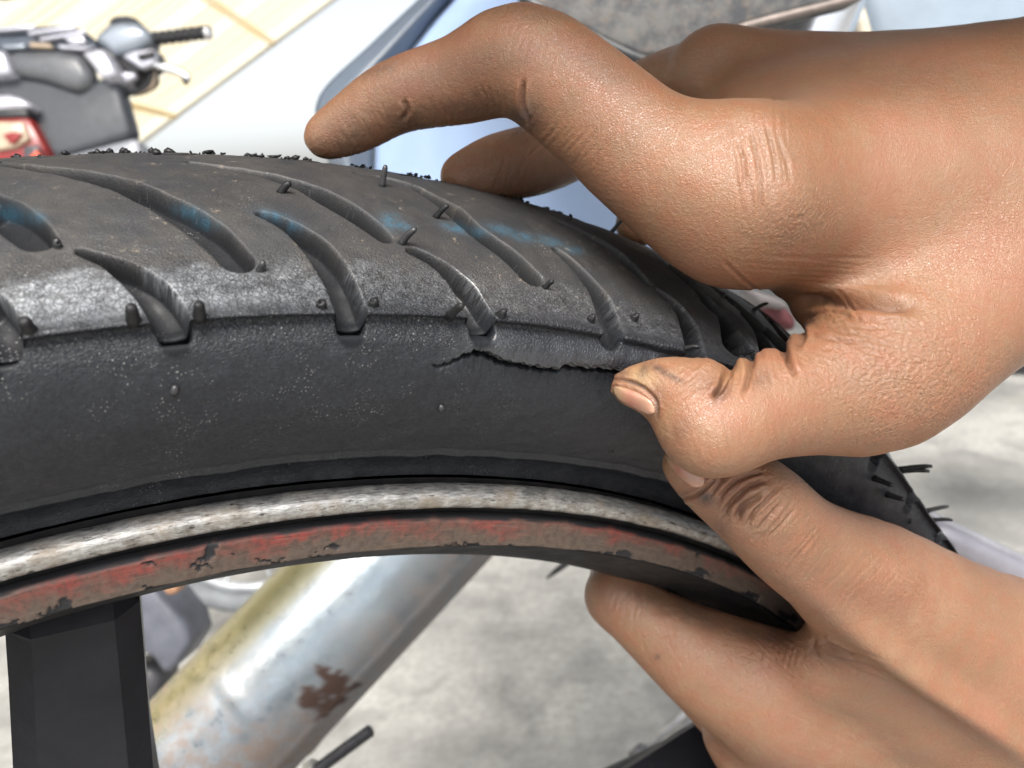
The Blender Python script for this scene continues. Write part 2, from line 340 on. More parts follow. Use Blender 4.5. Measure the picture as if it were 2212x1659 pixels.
def rubber():
    m = Mat('tyre_rubber')
    al, ac = m.attr('along'), m.attr('across')
    vec = m.node('ShaderNodeCombineXYZ', inputs={0: al, 1: ac}).outputs[0]
    big = m.noise(45, vec, 4); oc = m.coord(); fine = m.noise(900, oc, 4, .65)
    tread_k = m.ramp(m.math('ADD', m.math('MULTIPLY', ac, 60.0), m.math('MULTIPLY', m.noise(130, vec, 5), .55)), [(.42, 0.0), (.85, 1.0)])
    base = m.mix(m.ramp(m.noise(1500, oc, 3), [(.35, 0.0), (.7, 1.0)]), (.009, .010, .013), (.018, .020, .025))
    dusty = m.mix(m.ramp(m.noise(70, vec, 6, .7), [(.35, 0.0), (.65, 1.0)]), (.019, .020, .023), (.040, .037, .034))
    c = m.mix(m.math('MULTIPLY', tread_k, .95), base, dusty)
    specks = m.ramp(m.noise(420, vec, 5, .75), [(.60, 0.0), (.68, 1.0)])
    c = m.mix(m.math('MULTIPLY', m.math('MULTIPLY', specks, tread_k), m.ramp(m.noise(60, vec, 3), [(.45, 0.0), (.62, .8)])), c, (.30, .24, .17))
    c = m.mix(m.math('MULTIPLY', m.attr('groove'), .92), c, (.008, .009, .011))  # shade inside the grooves darkened into the colour
    # pale specks of grit on the side
    grit = m.ramp(m.voro(1700, m.mix(.0006, vec, m.noise(900, vec, 2, .5, 1), 'ADD')), [(.10, 1.0), (.26, 0.0)])
    gk = m.math('MULTIPLY', grit, m.math('MULTIPLY', m.ramp(m.noise(150, vec, 4), [(.48, 0.0), (.66, .8)]), m.ramp(m.noise(32, vec, 3), [(.46, .12), (.60, 1.0)])))
    c = m.mix(gk, c, (.32, .31, .30))
    c = m.mix(m.math('MULTIPLY', m.attr('chalk'), m.ramp(m.noise(700, vec, 4), [(.32, .12), (.66, .85)])), c, (.020, .080, .125))
    sheen_zone = m.ramp(m.math('ADD', m.math('MULTIPLY', ac, 70.0), m.math('MULTIPLY', m.math('SUBTRACT', m.noise(150, vec, 5, .7), .5), 1.1)), [(.0, 1.0), (.55, .9), (.8, 0.0)]); sheen_zone = m.math('MULTIPLY', sheen_zone, m.ramp(m.math('ADD', ac, .0), [(0.0, 0.0), (.0012, 1.0)]))
    painted_sheen = m.math('MULTIPLY', sheen_zone, m.ramp(m.math('ADD', al, m.math('MULTIPLY', m.math('SUBTRACT', m.noise(90, vec, 4), .5), .05)), [(-.01, .28), (.05, 1.0)]))
    painted_sheen = m.math('MULTIPLY', painted_sheen, m.math('SUBTRACT', 1.0, m.attr('groove')))
    painted_sheen = m.math('MULTIPLY', painted_sheen, m.ramp(m.noise(420, vec, 6, .75), [(.36, .18), (.62, 1.0)]))
    c = m.mix(m.math('MULTIPLY', painted_sheen, .9), c, m.mix(m.noise(200, vec, 3), (.22, .24, .27), (.38, .40, .42)))  # pale shoulder sheen painted into the base colour
    ck2 = m.ramp(m.voro(1150, m.mix(.0014, vec, m.noise(800, vec, 3, .6, 1), 'ADD'), 'DISTANCE_TO_EDGE'), [(0.0, 1.0), (.16, 0.0)])
    c = m.mix(m.math('MULTIPLY', ck2, m.math('MULTIPLY', sheen_zone, .85)), c, (.008, .008, .009))
    c = m.mix(m.attr('split'), c, (.008, .008, .009))
    ru = m.mix(tread_k, m.ramp(fine, [(.3, .36), (.7, .54)]), m.ramp(big, [(.3, .48), (.7, .66)]))
    sheen_zone = m.math('MAXIMUM', sheen_zone, m.math('MULTIPLY', m.attr('flap'), .9))
    ru = m.mix(sheen_zone, ru, m.ramp(fine, [(.3, .24), (.7, .38)]))
    ru = m.mix(m.attr('chalk'), ru, (.8, .8, .8)); ru = m.mix(m.attr('groove'), ru, (.62, .62, .62))
    # leathery skin of the rubber
    wv = m.mix(.0012, vec, m.noise(900, vec, 3, .6, 1), 'ADD'); cr = m.voro(1500, wv, 'DISTANCE_TO_EDGE'); crk = m.ramp(cr, [(0.0, 0.0), (.22, 1.0)])
    sh = m.ramp(m.math('MULTIPLY', m.math('ABSOLUTE', m.math('SUBTRACT', ac, .004)), 60.0), [(.2, 1.0), (.7, 0.25)])
    n1 = m.bump(crk, .00014, m.math('MULTIPLY', sh, m.math('SUBTRACT', 1.0, m.attr('groove')))); n2 = m.bump(m.noise(2600, oc, 3), .00016, .55, n1); n3 = m.bump(m.noise(260, oc, 4), .0003, .35, n2)
    return m.out(c, ru, n3, 0.0, **{'Specular IOR Level': m.mix(m.attr('groove'), m.mix(tread_k, (.34, .34, .34), (.5, .5, .5)), (.14, .14, .14)), 'Coat Weight': m.math('MULTIPLY', m.math('MULTIPLY', sheen_zone, .9), m.math('SUBTRACT', 1.0, m.math('MULTIPLY', m.attr('groove'), .7))), 'Coat Roughness': .26, 'Coat IOR': 1.6})
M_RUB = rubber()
wheel = thing('motorcycle_wheel', 'motorcycle wheel with split black tyre and worn red rim, held by two hands', 'wheel', cW - [0, 0, .283])
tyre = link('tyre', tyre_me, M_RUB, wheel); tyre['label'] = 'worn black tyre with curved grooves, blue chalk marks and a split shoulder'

# rubber nubs left from the mould: base -> tip in the picture, radius
nub_px = [((826, 402), (833, 357), .9), ((606, 415), (629, 396), 1.0), ((938, 469), (969, 444), .8), ((865, 525), (899, 494), .9), ((561, 581), (573, 568), .9), ((694, 664), (695, 652), 1.15), ((806, 659), (808, 648), 1.15), ((972, 681), (1000, 659), 1.0),
 ((1079, 684), (1092, 676), 1.15), ((62, 715), (49, 690), 1.3), ((289, 694), (283, 660), 1.3), ((429, 684), (430, 654), 1.2), ((121, 531), (126, 522), .9), ((1176, 621), (1196, 608), .75), ((1275, 693), (1279, 683), 1.1), ((1370, 690), (1374, 680), 1.1),
 ((1322, 497), (1356, 463), .7), ((1626, 669), (1660, 655), .7), ((1596, 758), (1630, 757), .7), ((1474, 754), (1511, 751), .7), ((1232, 473), (1231, 466), .8), ((378, 850), (378, 832), .9), ((953, 884), (952, 874), .9), ((396, 1000), (391, 964), .85), ((924, 990), (911, 961), .85), ((1320, 976), (1317, 966), .8),
 ((1946, 1014), (2008, 1018), .95), ((1956, 1003), (2014, 1007), .95), ((1888, 1033), (1930, 1049), 1.0), ((1917, 1069), (1955, 1079), 1.0), ((2010, 1097), (2050, 1094), .9), ((2020, 1119), (2058, 1124), .8), ((2019, 1158), (2024, 1152), .6), ((1962, 1130), (1968, 1122), .6), ((1560, 640), (1566, 632), .7)]
M_NUB = plain('nub_rubber', (.010, .010, .011), .5, nscale=900, bumpd=.0001); M_NUB.node_tree.nodes['Principled BSDF'].inputs['Specular IOR Level'].default_value = .3
M_NUB2 = plain('nub_rubber_lit', (.028, .028, .030), .32, nscale=900, bumpd=.0001)  # lighter copy of the nub rubber, highlights put into the colour
def tyre_point(px):
    t, s = on_tyre(px); a, r, na, nr = prof_at(s)
    h = height(np.array([[t * RX, s]]))[0][0]
    return tyre_pt(t, a + h * na, r + h * nr), wheel_vec(t, na, nr)
for b, tp, rr in nub_px:
    Pb, Nb = tyre_point(b); rd = Wd(ray(tp)); rd = rd / np.linalg.norm(rd)
    # point on the sight ray nearest to the line standing on the tyre
    w0 = Pb - OFF; bb = Nb @ rd; d1 = Nb @ w0; e1 = rd @ w0; den = 1 - bb * bb
    tn = (bb * e1 - d1) / den; tn = float(np.clip(tn, .0010, .0070)); L_ = e1 + bb * tn
    tip = OFF + rd * L_; dv = tip - Pb
    if np.linalg.norm(dv) > .0080: tip = Pb + dv / np.linalg.norm(dv) * .0080
    q = np.linspace(0, 1, 6)[:, None]; pts = (Pb - Nb * .0006) * (1 - q) + tip * q + Nb * (.0006 * np.sin(q * math.pi))
    rad = rr * .68 * mm * np.array([1.35, 1.02, .95, .88, .82, .55])
    v, f = tube(pts, rad, 10); link('rubber_nub', mesh_from(v, f), M_NUB if rr != .85 and rr != .9 else M_NUB2, tyre)
# crumbs of rubber along the crown
L = []
for k in range(150):
    c = rng.choice([.20, .155, .13, .09, .06, .035, -.02, -.06, -.15, -.18]); t = c + rng.normal() * .008
    s = S_CR + .0095 + rng.normal() * .0018 + .00 ; a, r, na, nr = prof_at(s); r0 = rng.uniform(.00012, .0005) * (1 if k % 5 else 1.5) 
    p = wheel_pt(t, a + na * r0 * .6, r + nr * r0 * .6); 
    bm = bmesh.new(); bmesh.ops.create_icosphere(bm, subdivisions=1, radius=1)
    v = np.array([q.co[:] for q in bm.verts]) * (1 + 1.1 * (rng.random((len(bm.verts), 1)) - .5)) * r0 * np.array([rng.uniform(.7, 1.8), rng.uniform(.7, 1.5), rng.uniform(.6, 1.1)]) + p
    L.append((v, [[q.index for q in fc.verts] for fc in bm.faces])); bm.free()
v, f = joinvf(L); o = link('rubber_crumbs', mesh_from(v, f), M_NUB, tyre); o['kind'] = 'stuff'

# rim
def lathe(prof, ths, wob=None):
    pr = np.asarray(prof, float); TT, _ = np.meshgrid(ths, np.arange(len(pr)), indexing='ij')
    A = np.broadcast_to(pr[None, :, 0], TT.shape).copy(); Rr = np.broadcast_to(pr[None, :, 1], TT.shape).copy()
    if wob is not None: A, Rr = wob(TT, A, Rr)
    V = wheel_pt(TT.ravel(), A.ravel(), Rr.ravel()); return V, grid_faces(len(ths), len(pr)), TT.ravel(), Rr.ravel(), A.ravel()
rt = np.concatenate([np.arange(-.9, .45, .0025), np.linspace(.45, 2 * math.pi - .9, 240)])
def rim_mat():
    m = Mat('rim_black_metal'); n = m.noise(300, detail=5)
    return m.out(m.mix(m.ramp(n, [(.4, 0.0), (.7, 1.0)]), (.008, .008, .009), (.02, .018, .017)), m.ramp(m.noise(120), [(.3, .5), (.7, .7)]), m.bump(n, .0002, .5), 0.0, **{'Specular IOR Level': .22})
M_RIM = rim_mat()
def lip_mat():
    m = Mat('lip_worn_aluminium'); al, ac = m.attr('along'), m.attr('across'); vec = m.node('ShaderNodeCombineXYZ', inputs={0: al, 1: ac}).outputs[0]
    st = m.node('ShaderNodeMapping', inputs={'Vector': vec, 'Scale': (.45, 1.4, 1)}).outputs[0]
    sc = m.noise(1100, st, 6, .7); bl = m.noise(120, vec, 6, .7)
    c = m.mix(m.ramp(sc, [(.35, 0.0), (.65, 1.0)]), (.24, .236, .228), (.60, .60, .59))
    c = m.mix(m.ramp(bl, [(.50, 0.0), (.64, .65)]), c, (.22, .165, .105))
    low = m.ramp(ac, [(.2262, 1.0), (.2300, .1)])
    c = m.mix(m.math('MULTIPLY', low, m.ramp(m.noise(260, vec, 6, .7), [(.40, .1), (.60, .85)])), c, (.14, .115, .085))
    pit = m.ramp(m.noise(800, st, 6, .75), [(.57, 0.0), (.62, .9)])
    c = m.mix(pit, c, (.05, .045, .04))
    return m.out(c, m.ramp(sc, [(.3, .28), (.7, .46)]), m.bump(m.mix(.5, sc, bl), .0005, .6), m.ramp(bl, [(.45, .85), (.66, .35)]))
def band_mat():
    m = Mat('band_red_paint'); al, ac = m.attr('along'), m.attr('across'); vec = m.node('ShaderNodeCombineXYZ', inputs={0: al, 1: ac}).outputs[0]
    bl = m.noise(60, vec, 6, .68); f = m.noise(700, vec, 5, .7)
    hh = m.math('ADD', m.math('MULTIPLY', ac, 100.0), m.math('MULTIPLY', m.math('SUBTRACT', m.noise(85, vec, 7, .72), .5), 2.0))
    hh = m.math('ADD', hh, m.math('MULTIPLY', al, 1.6))
    c = m.mix(m.ramp(hh, [(.26, 0.0), (.62, 1.0)]), (.085, .064, .050), (.185, .034, .027))
    c = m.mix(m.ramp(bl, [(.42, 0.0), (.60, .75)]), c, (.085, .060, .046))
    c = m.mix(m.ramp(f, [(.38, .7), (.58, 0.0)]), c, (.045, .030, .024))
    st = m.node('ShaderNodeMapping', inputs={'Vector': vec, 'Rotation': (0, 0, .7), 'Scale': (.2, 2.5, 1)}).outputs[0]
    c = m.mix(m.ramp(m.noise(700, st, 3), [(.55, 0.0), (.75, .3)]), c, (.20, .14, .11))
    c = m.mix(m.attr('chip'), c, (.014, .014, .016))
    return m.out(c, m.ramp(f, [(.3, .5), (.7, .7)]), m.bump(m.mix(.5, f, bl), .00035, .5), 0.0, **{'Specular IOR Level': .3})
rim_prof = catmull([(-.0060, .2302), (-.0050, .2264), (-.0036, .2258), (-.0034, .2249), (-.0014, .2182), (-.0016, .2176), (-.004, .2162), (-.009, .2120), (-.018, .2050), (-.026, .2030), (-.050, .2030), (-.058, .2060), (-.066, .2125), (-.073, .2180), (-.075, .2300), (-.071, .2312), (-.069, .2250)], 4)
V, Fc, T_, R_, A_ = lathe(rim_prof, rt); rim_me = mesh_from(V, Fc)
rim = link('rim', rim_me, M_RIM, wheel)
lip_prof = catmull([(-.0040, .2300), (-.0026, .2308), (-.0010, .2310), (.0008, .2301), (.0012, .2288), (.0008, .2274), (-.0006, .2266), (-.0026, .2262)], 5)
def lw(T, A, Rr):
    k = .00008 * np.sin(T * 90 + np.sin(T * 31) * 2) * np.sin(T * 41) + .00003 * np.sin(T * 230 + 1.3 * np.sin(T * 77)); return A + k * .6, Rr + k
V, Fc, T_, R_, A_ = lathe(lip_prof, rt, lw); me = mesh_from(V, Fc); fattr(me, 'along', T_ * .23); fattr(me, 'across', R_ - A_); lip = link('rim_lip', me, lip_mat(), rim)
lip['label'] = 'scratched bare aluminium lip'
rb = np.concatenate([np.arange(-.9, .45, .0014), np.linspace(.45, 2 * math.pi - .9, 240)])
band_s = np.linspace(0, 1, 26); band_prof = np.stack([np.interp(band_s, [0, .06, .94, 1], [-.0016, .0002, .0003, -.0012]), np.interp(band_s, [0, 1], [.2247, .2180])], 1)
chips = [((457, 1190), 13, 17), ((446, 1206), 15, 8), ((470, 1178), 6, 8), ((395, 1185), 13, 5), ((432, 1225), 24, 5), ((140, 1322), 16, 30), ((118, 1338), 26, 22), ((60, 1358), 70, 14), ((1320, 1203), 34, 9), ((1350, 1198), 12, 14), ((1010, 1180), 30, 3), ((960, 1183), 20, 3), ((1500, 1240), 40, 7), ((1600, 1290), 40, 8), ((1690, 1335), 40, 9), ((590, 1213), 40, 3), ((700, 1203), 30, 3)]
V, Fc, T_, R_, A_ = lathe(band_prof, rb)
q, _ = project(V); jx = 16 * (vnoise(q[:, ::1], 11, 5) - .5) + 6 * (vnoise(q, 4, 15) - .5); jy = 16 * (vnoise(q + 300, 9, 6) - .5) + 6 * (vnoise(q + 90, 4, 16) - .5); chip = np.zeros(len(V))
for (c, sx, sy) in chips:
    chip = np.maximum(chip, smoothstep(1.15, .9, np.sqrt(((q[:, 0] + jx - c[0]) / sx) ** 2 + ((q[:, 1] + jy - c[1]) / sy) ** 2)))
cg = np.random.default_rng(5)
for _ in range(46):
    px_ = cg.uniform(-20, 1750); t_ = cg.choice([.04, .10, .93, .97, cg.random()]); yb = np.interp(px_, [0, 315, 750, 1106, 1306, 1506, 1656, 1746], [1359, 1284, 1202, 1187, 1197, 1254, 1319, 1384]); yt = np.interp(px_, [0, 250, 500, 750, 1000, 1106, 1306, 1506, 1656, 1746], [1268, 1201, 1153, 1121, 1106, 1106, 1133, 1183, 1238, 1290])
    chips.append(((px_, yt + (yb - yt) * t_), cg.uniform(3, 16), cg.uniform(2, 5)))
for (c, sx, sy) in chips[16:]:
    chip = np.maximum(chip, smoothstep(1.15, .9, np.sqrt(((q[:, 0] + jx - c[0]) / sx) ** 2 + ((q[:, 1] + jy * .6 - c[1]) / sy) ** 2)))
chip = np.maximum(chip, smoothstep(.2186, .2183, R_ + .0006 * (vnoise(np.stack([T_ * .22, R_], 1), .004, 8) - .45)))
chip = np.maximum(chip, smoothstep(.2240, .2243, R_ + .0006 * (vnoise(np.stack([T_ * .22, R_], 1), .003, 9) - .5)))
V = V - nW * (chip * .00045)[:, None]
me = mesh_from(V, Fc); fattr(me, 'along', T_ * .22); fattr(me, 'across', R_ - .218); fattr(me, 'chip', chip)
band = link('painted_band', me, band_mat(), rim); band['label'] = 'faded red paint band with chips'
for me_ in (lip.data, band.data): orient(me_, nW)
orient(rim_me, nW * 0)
if True:
    _c = np.empty(len(rim_me.vertices) * 3, np.float32); rim_me.vertices.foreach_get('co', _c); _c = _c.reshape(-1, 3) + np.array(wheel.location) - cW; _c -= (_c @ nW)[:, None] * nW; orient(rim_me, -_c)

# spokes
def on_plane(px, a):                         # picture position -> point on the wheel plane at axial offset a
    rd = Wd(ray(px)); p0 = cW + nW * a; t = ((p0 - OFF) @ nW) / (rd @ nW); return OFF + rd * t
M_SPOKE = plain('spoke_black_paint', (.008, .008, .011), .42, nscale=120, bumpd=.0003); M_SPOKE.node_tree.nodes['Principled BSDF'].inputs['Specular IOR Level'].default_value = .22
def spoke_geo():
    a0, dz = -.012, .030; outl = [on_plane(p, a0) for p in ((-8, 1352), (298, 1286), (304, 1330), (318, 1500), (335, 1720), (420, 2250), (180, 2250), (24, 1720), (12, 1500), (5, 1400))]
    return prism(outl, -nW * dz)
v, f = spoke_geo(); sp0 = recalc(mesh_from(v, f)); bevel(sp0, .0045, 1); sp0.polygons.foreach_set('use_smooth', np.zeros(len(sp0.polygons), bool))
for k in range(5):
    me = sp0.copy(); ang = k * 2 * math.pi / 5
    Rm = Matrix.Translation(Vector(cW)) @ Matrix.Rotation(-ang, 4, Vector(nW)) @ Matrix.Translation(-Vector(cW)); me.transform(Rm)
    link('spoke', me, M_SPOKE, wheel)
V, Fc, *_ = lathe(catmull([(.004, .001), (.004, .022), (-.002, .034), (-.02, .040), (-.055, .040), (-.07, .030), (-.075, .001)], 3), np.linspace(0, 2 * math.pi, 48)); hub = link('hub', recalc(mesh_from(V, Fc)), M_SPOKE, wheel)

# ------------------------------------------------------------------ ground, roof
def concrete():
    m = Mat('concrete_floor'); co = m.coord()
    a = m.noise(3.2, co, 7, .62); b = m.noise(11, co, 6, .6, dist=.6); d = m.noise(90, co, 5, .7)
    c = m.mix(m.ramp(a, [(.36, 0.0), (.64, 1.0)]), (.24, .24, .23), (.43, .425, .40))
    c = m.mix(m.ramp(b, [(.30, .65), (.52, 0.0)]), c, (.13, .13, .13))
    c = m.mix(m.ramp(d, [(.32, .45), (.6, 0.0)]), c, (.14, .135, .125))
    c = m.mix(m.ramp(m.noise(6, co, 4), [(.60, 0.0), (.72, .5)]), c, (.32, .30, .26))
    return m.out(c, m.ramp(b, [(.3, .5), (.7, .8)]), m.bump(m.mix(.5, d, b), .003, .4))
fo = link('floor', mesh_from([(-150, -150, 0), (150, -150, 0), (150, 150, 0), (-150, 150, 0)], [(0, 1, 2, 3)]), concrete()); fo['kind'] = 'structure'

E1, E2 = at(312, 297, 20), at(720, -6, 20.0); rdir = (E2 - E1) / np.linalg.norm(E2 - E1); pdir = Wd(ray((1091, 430))); pdir /= np.linalg.norm(pdir)
nrm = np.cross(pdir, rdir); nrm /= np.linalg.norm(nrm)
if nrm[2] < 0: nrm = -nrm
roof = thing('metal_roof', 'cream corrugated metal roof with crossing purlins in the upper left corner', 'roof', E1 * [1, 1, 0])
def sheet(name, c1, c2):                     # daylight comes through these plastic sheets
    m = Mat(name); c = m.mix(m.noise(4, detail=5), c1, c2); m.out(c, .45)
    tr = m.node('ShaderNodeBsdfTranslucent'); m.set(tr, 'Color', c); ms = m.node('ShaderNodeMixShader', inputs={0: .7})
    m.t.links.new(m.b.outputs[0], ms.inputs[1]); m.t.links.new(tr.outputs[0], ms.inputs[2]); m.t.links.new(ms.outputs[0], m.n['Material Output'].inputs[0]); return m.m
M_SHEET = sheet('cream_sheet', (.90, .84, .70), (.94, .90, .78))
M_SHEETB = sheet('pale_sheet', (.92, .89, .79), (.95, .93, .86))
M_PURL = sheet('cream_purlin', (.88, .80, .64), (.90, .84, .70))
prof = [(0, 0), (.06, 0), (.09, .05), (.15, .05), (.18, 0), (.36, 0), (.39, .05), (.45, .05), (.48, 0), (.66, 0), (.69, .05), (.75, .05), (.78, 0), (.84, .0)]
ROOF_LO, ROOF_HI = -4.2, 9.0
for i in range(28):
    V = []; 
    for (x, hgt) in prof:
        p = E1 - pdir * (i * .82 + x) + nrm * (hgt * .35 + .003 * (i % 2))
        V += [p + rdir * ROOF_LO, p + rdir * ROOF_HI, p + rdir * ROOF_LO + nrm * .004, p + rdir * ROOF_HI + nrm * .004]
    n = len(prof); Fc = []
    for k in range(n - 1):
        a, b = 4 * k, 4 * k + 4; Fc += [(a, a + 1, b + 1, b), (a + 2, b + 2, b + 3, a + 3), (a, b, b + 2, a + 2), (a + 1, a + 3, b + 3, b + 1)]
    Fc += [(0, 2, 3, 1), (4 * n - 4, 4 * n - 3, 4 * n - 1, 4 * n - 2)]
    link('roof_sheet', recalc(mesh_from(np.array(V), Fc, False)), M_SHEETB if i % 5 in (0, 3) else M_SHEET, roof)
for r_ in (.9, 4.0, 6.6, -2.2):
    for d_ in (0, .10):
        c0 = E1 + rdir * (r_ + d_) - nrm * .05; V, Fc = prism([c0 - nrm * .03 - rdir * .025, c0 - nrm * .03 + rdir * .025, c0 + nrm * .03 + rdir * .025, c0 + nrm * .03 - rdir * .025], -pdir * 22.9)
        link('purlin', recalc(mesh_from(V, Fc, False)), M_PURL, roof)
v, f = prism([E1 - nrm * .10 + rdir * ROOF_LO, E1 + nrm * .12 + rdir * ROOF_LO, E1 + nrm * .12 + rdir * ROOF_HI, E1 - nrm * .10 + rdir * ROOF_HI], pdir * .05)
link('roof_edge_trim', recalc(mesh_from(v, f, False)), plain('grey_trim', (.42, .42, .42), .5), roof)

# workshop roof overhead, out of the picture: the bike stands just inside its edge, open sky behind the camera
M_UNDER = plain('roof_underside', (.16, .155, .15), .7, nscale=3)
v, f = prism([(-7, .35, 2.55), (6, .35, 2.55), (6, .35, 2.62), (-7, .35, 2.62)], (0, 8.5, .25)); ro = link('workshop_roof', recalc(mesh_from(v, f, False)), M_UNDER); ro['kind'] = 'structure'

# ------------------------------------------------------------------ things behind the wheel
def pxpoly(pts, z, back=.05, bev=.003, mat=None, name='panel', parent=None, tilt=0.0, seg=2):
    P = np.array([at(x, y, (pt[0] if (pt := rest) else z)) for x, y, *rest in pts])
    v, f = prism(P, Wd([0, 0, 1]) * back); me = recalc(mesh_from(v, f)); bevel(me, bev, seg); return link(name, me, mat, parent)
def rod(pts, rad_px, z, seg=14):
    P = np.array([at(x, y, (q[0] if (q := r_) else z)) for x, y, *r_ in pts]); rr = np.broadcast_to(rad_px, (len(P),)) * z / F; return tube(P, rr, seg)

# scooter at the upper left
M_GREY = plain('scooter_dark_grey', (.055, .06, .07), .45, nscale=80, var=.15, bumpd=.0002)
M_MID = plain('scooter_satin_grey', (.13, .135, .145), .28, nscale=50, var=.10, bumpd=.0002)
M_SILV = plain('scooter_silver', (.58, .58, .64), .28, .35, nscale=40, var=.08, bumpd=.0002)
M_COWL = plain('scooter_cowl', (.36, .40, .45), .22, .3, nscale=40, var=.08, bumpd=.0002)
M_BLK = plain('black_plastic', (.018, .018, .02), .42, nscale=90, bumpd=.0003)
M_GLOSS = plain('dash_gloss', (.10, .12, .15), .08, 0, nscale=40, var=.1, bumpd=.0001)
M_CHROME = plain('bright_metal', (.82, .82, .84), .22, .9, nscale=60, var=.06, bumpd=.0002)
M_RED = plain('lens_red', (.26, .025, .022), .2, nscale=60, var=.1)
M_CREAM = plain('lens_cream', (.50, .39, .28), .25, nscale=60, var=.15)
M_ORG = plain('lens_orange', (.60, .10, .05), .2, nscale=60)
sz = 1.55; scooter = thing('scooter', 'grey scooter with right handlebar, silver brake lever and red tail lamp behind the tyre', 'scooter', at(60, 300, sz + .1) * [1, 1, 0])
pxpoly([(-160, 175), (20, 162), (95, 172), (168, 197), (212, 168), (250, 160), (284, 284), (270, 297), (120, 338), (100, 420), (-160, 440)], sz, .05, .012, M_GREY, 'body_panel', scooter, seg=3)
pxpoly([(8, 106), (110, 103), (172, 110), (200, 166), (168, 196), (130, 184), (95, 171), (45, 161), (22, 160)], sz - .02, .05, .02, M_MID, 'front_cowl', scooter, seg=4)
pxpoly([(172, 110), (222, 101), (253, 159), (217, 170), (198, 140)], sz - .03, .10, .008, M_SILV, 'side_wedge', scooter)
pxpoly([(-40, 104), (7, 106), (24, 158), (-40, 165)], sz - .03, .10, .008, M_SILV, 'side_wedge', scooter)
pxpoly([(-60, 62), (150, 52), (182, 66), (206, 98), (172, 109), (-60, 104)], sz - .005, .12, .006, M_GLOSS, 'dashboard', scooter)
for q in ([(-20, 58), (72, 52), (74, 61), (-20, 68)], [(60, 66), (160, 54), (162, 62), (60, 75)], [(85, 80), (185, 64), (184, 71), (86, 88)], [(5, 96), (52, 95), (52, 103), (5, 104)], [(125, 95), (175, 100), (205, 98), (175, 107), (128, 104)], [(136, 80), (178, 76), (184, 92), (155, 96)]):
    pxpoly(q, sz - .022, .012, .0015, M_SILV if q[0][0] != 5 else M_COWL, 'dash_strip', scooter)
pxpoly([(62, 90), (108, 93), (114, 103), (62, 101)], sz - .02, .01, .003, M_CREAM, 'dash_strip', scooter)
pxpoly([(192, 82), (230, 46), (262, 38), (298, 42), (318, 62), (326, 80), (308, 92), (240, 119), (222, 100)], sz + .0, .07, .02, M_COWL, 'handlebar_cover', scooter, seg=4)
pxpoly([(230, 46), (246, 34), (275, 32), (298, 41), (262, 45)], sz - .003, .09, .004, M_GREY, 'mirror_boss', scooter)
pxpoly([(240, 120), (312, 88), (336, 104), (334, 140), (305, 152), (268, 180), (268, 150), (252, 146)], sz + .02, .05, .006, M_BLK, 'switch_housing', scooter)
pxpoly([(262, 120), (290, 108), (334, 104), (335, 134), (305, 147)], sz + .005, .02, .004, M_SILV, 'switch_plate', scooter)
pxpoly([(292, 118), (330, 106), (332, 122), (300, 130)], sz - .002, .01, .004, M_BLK, 'switch_button', scooter)
pxpoly([(254, 152), (292, 158), (290, 166), (264, 180)], sz + .01, .02, .003, M_SILV, 'switch_plate', scooter)
gp = np.array([at(318 + 128 * t, 86 - 16 * t, sz + .03) for t in np.linspace(0, 1, 60)]); gr_ = (14.2 + 1.6 * np.sin(np.linspace(0, 1, 60) * 2 * math.pi * 8)) * sz / F
v, f = tube(gp, gr_, 18); link('grip', mesh_from(v, f), M_BLK, scooter)
v, f = rod([(444, 71), (452, 70), (458, 69)], [16, 14, 9], sz + .03); link('bar_end', mesh_from(v, f), M_CHROME, scooter)
v, f = rod(catmull([(332, 138), (350, 144), (378, 152), (400, 163), (408, 172)], 5), np.interp(np.linspace(0, 1, 21), [0, .3, .9, 1], [7, 10, 7, 6]), sz + .0); link('brake_lever', mesh_from(v, f), M_CHROME, scooter)
v, f = rod([(396, 168), (404, 180)], [5, 6], sz + .01); link('lever_tip', mesh_from(v, f), M_BLK, scooter)
for k, (dx, mt) in enumerate(((0, M_BLK), (9, M_CREAM), (-10, M_BLK), (18, M_BLK))):
    v, f = rod(catmull([(270 + dx, 205), (300 + dx, 198), (322 + dx, 180), (330 + dx * .3, 150)], 5), 4, sz + .03 + .006 * k); link('cable', mesh_from(v, f), mt, scooter)
pxpoly([(120, 340), (286, 298), (300, 302), (312, 400), (120, 420)], sz + .01, .05, .01, plain('scooter_lower', (.26, .27, .30), .35, nscale=50, var=.1), 'lower_panel', scooter)
pxpoly([(-60, 206), (14, 202), (40, 208), (70, 227), (40, 233), (-60, 240)], sz - .04, .06, .008, M_SILV, 'lamp_hood', scooter)
pxpoly([(-60, 240), (55, 233), (62, 252), (-60, 255)], sz - .035, .05, .003, M_BLK, 'lamp_rim', scooter)
pxpoly([(-60, 252), (62, 252), (98, 322), (92, 350), (-60, 350)], sz - .03, .05, .005, M_RED, 'tail_lamp', scooter)
pxpoly([(-60, 260), (48, 262), (62, 300), (30, 318), (-60, 332)], sz - .04, .015, .004, M_CREAM, 'lamp_lens', scooter)
pxpoly([(4, 290), (28, 284), (48, 288), (30, 310), (20, 309)], sz - .046, .008, .002, M_RED, 'lamp_reflector', scooter)
pxpoly([(50, 316), (80, 312), (90, 340), (50, 345)], sz - .045, .012, .003, M_GREY, 'lamp_bracket', scooter)
pxpoly([(58, 342), (78, 321), (88, 342)], sz - .055, .012, .003, M_ORG, 'side_reflector', scooter)

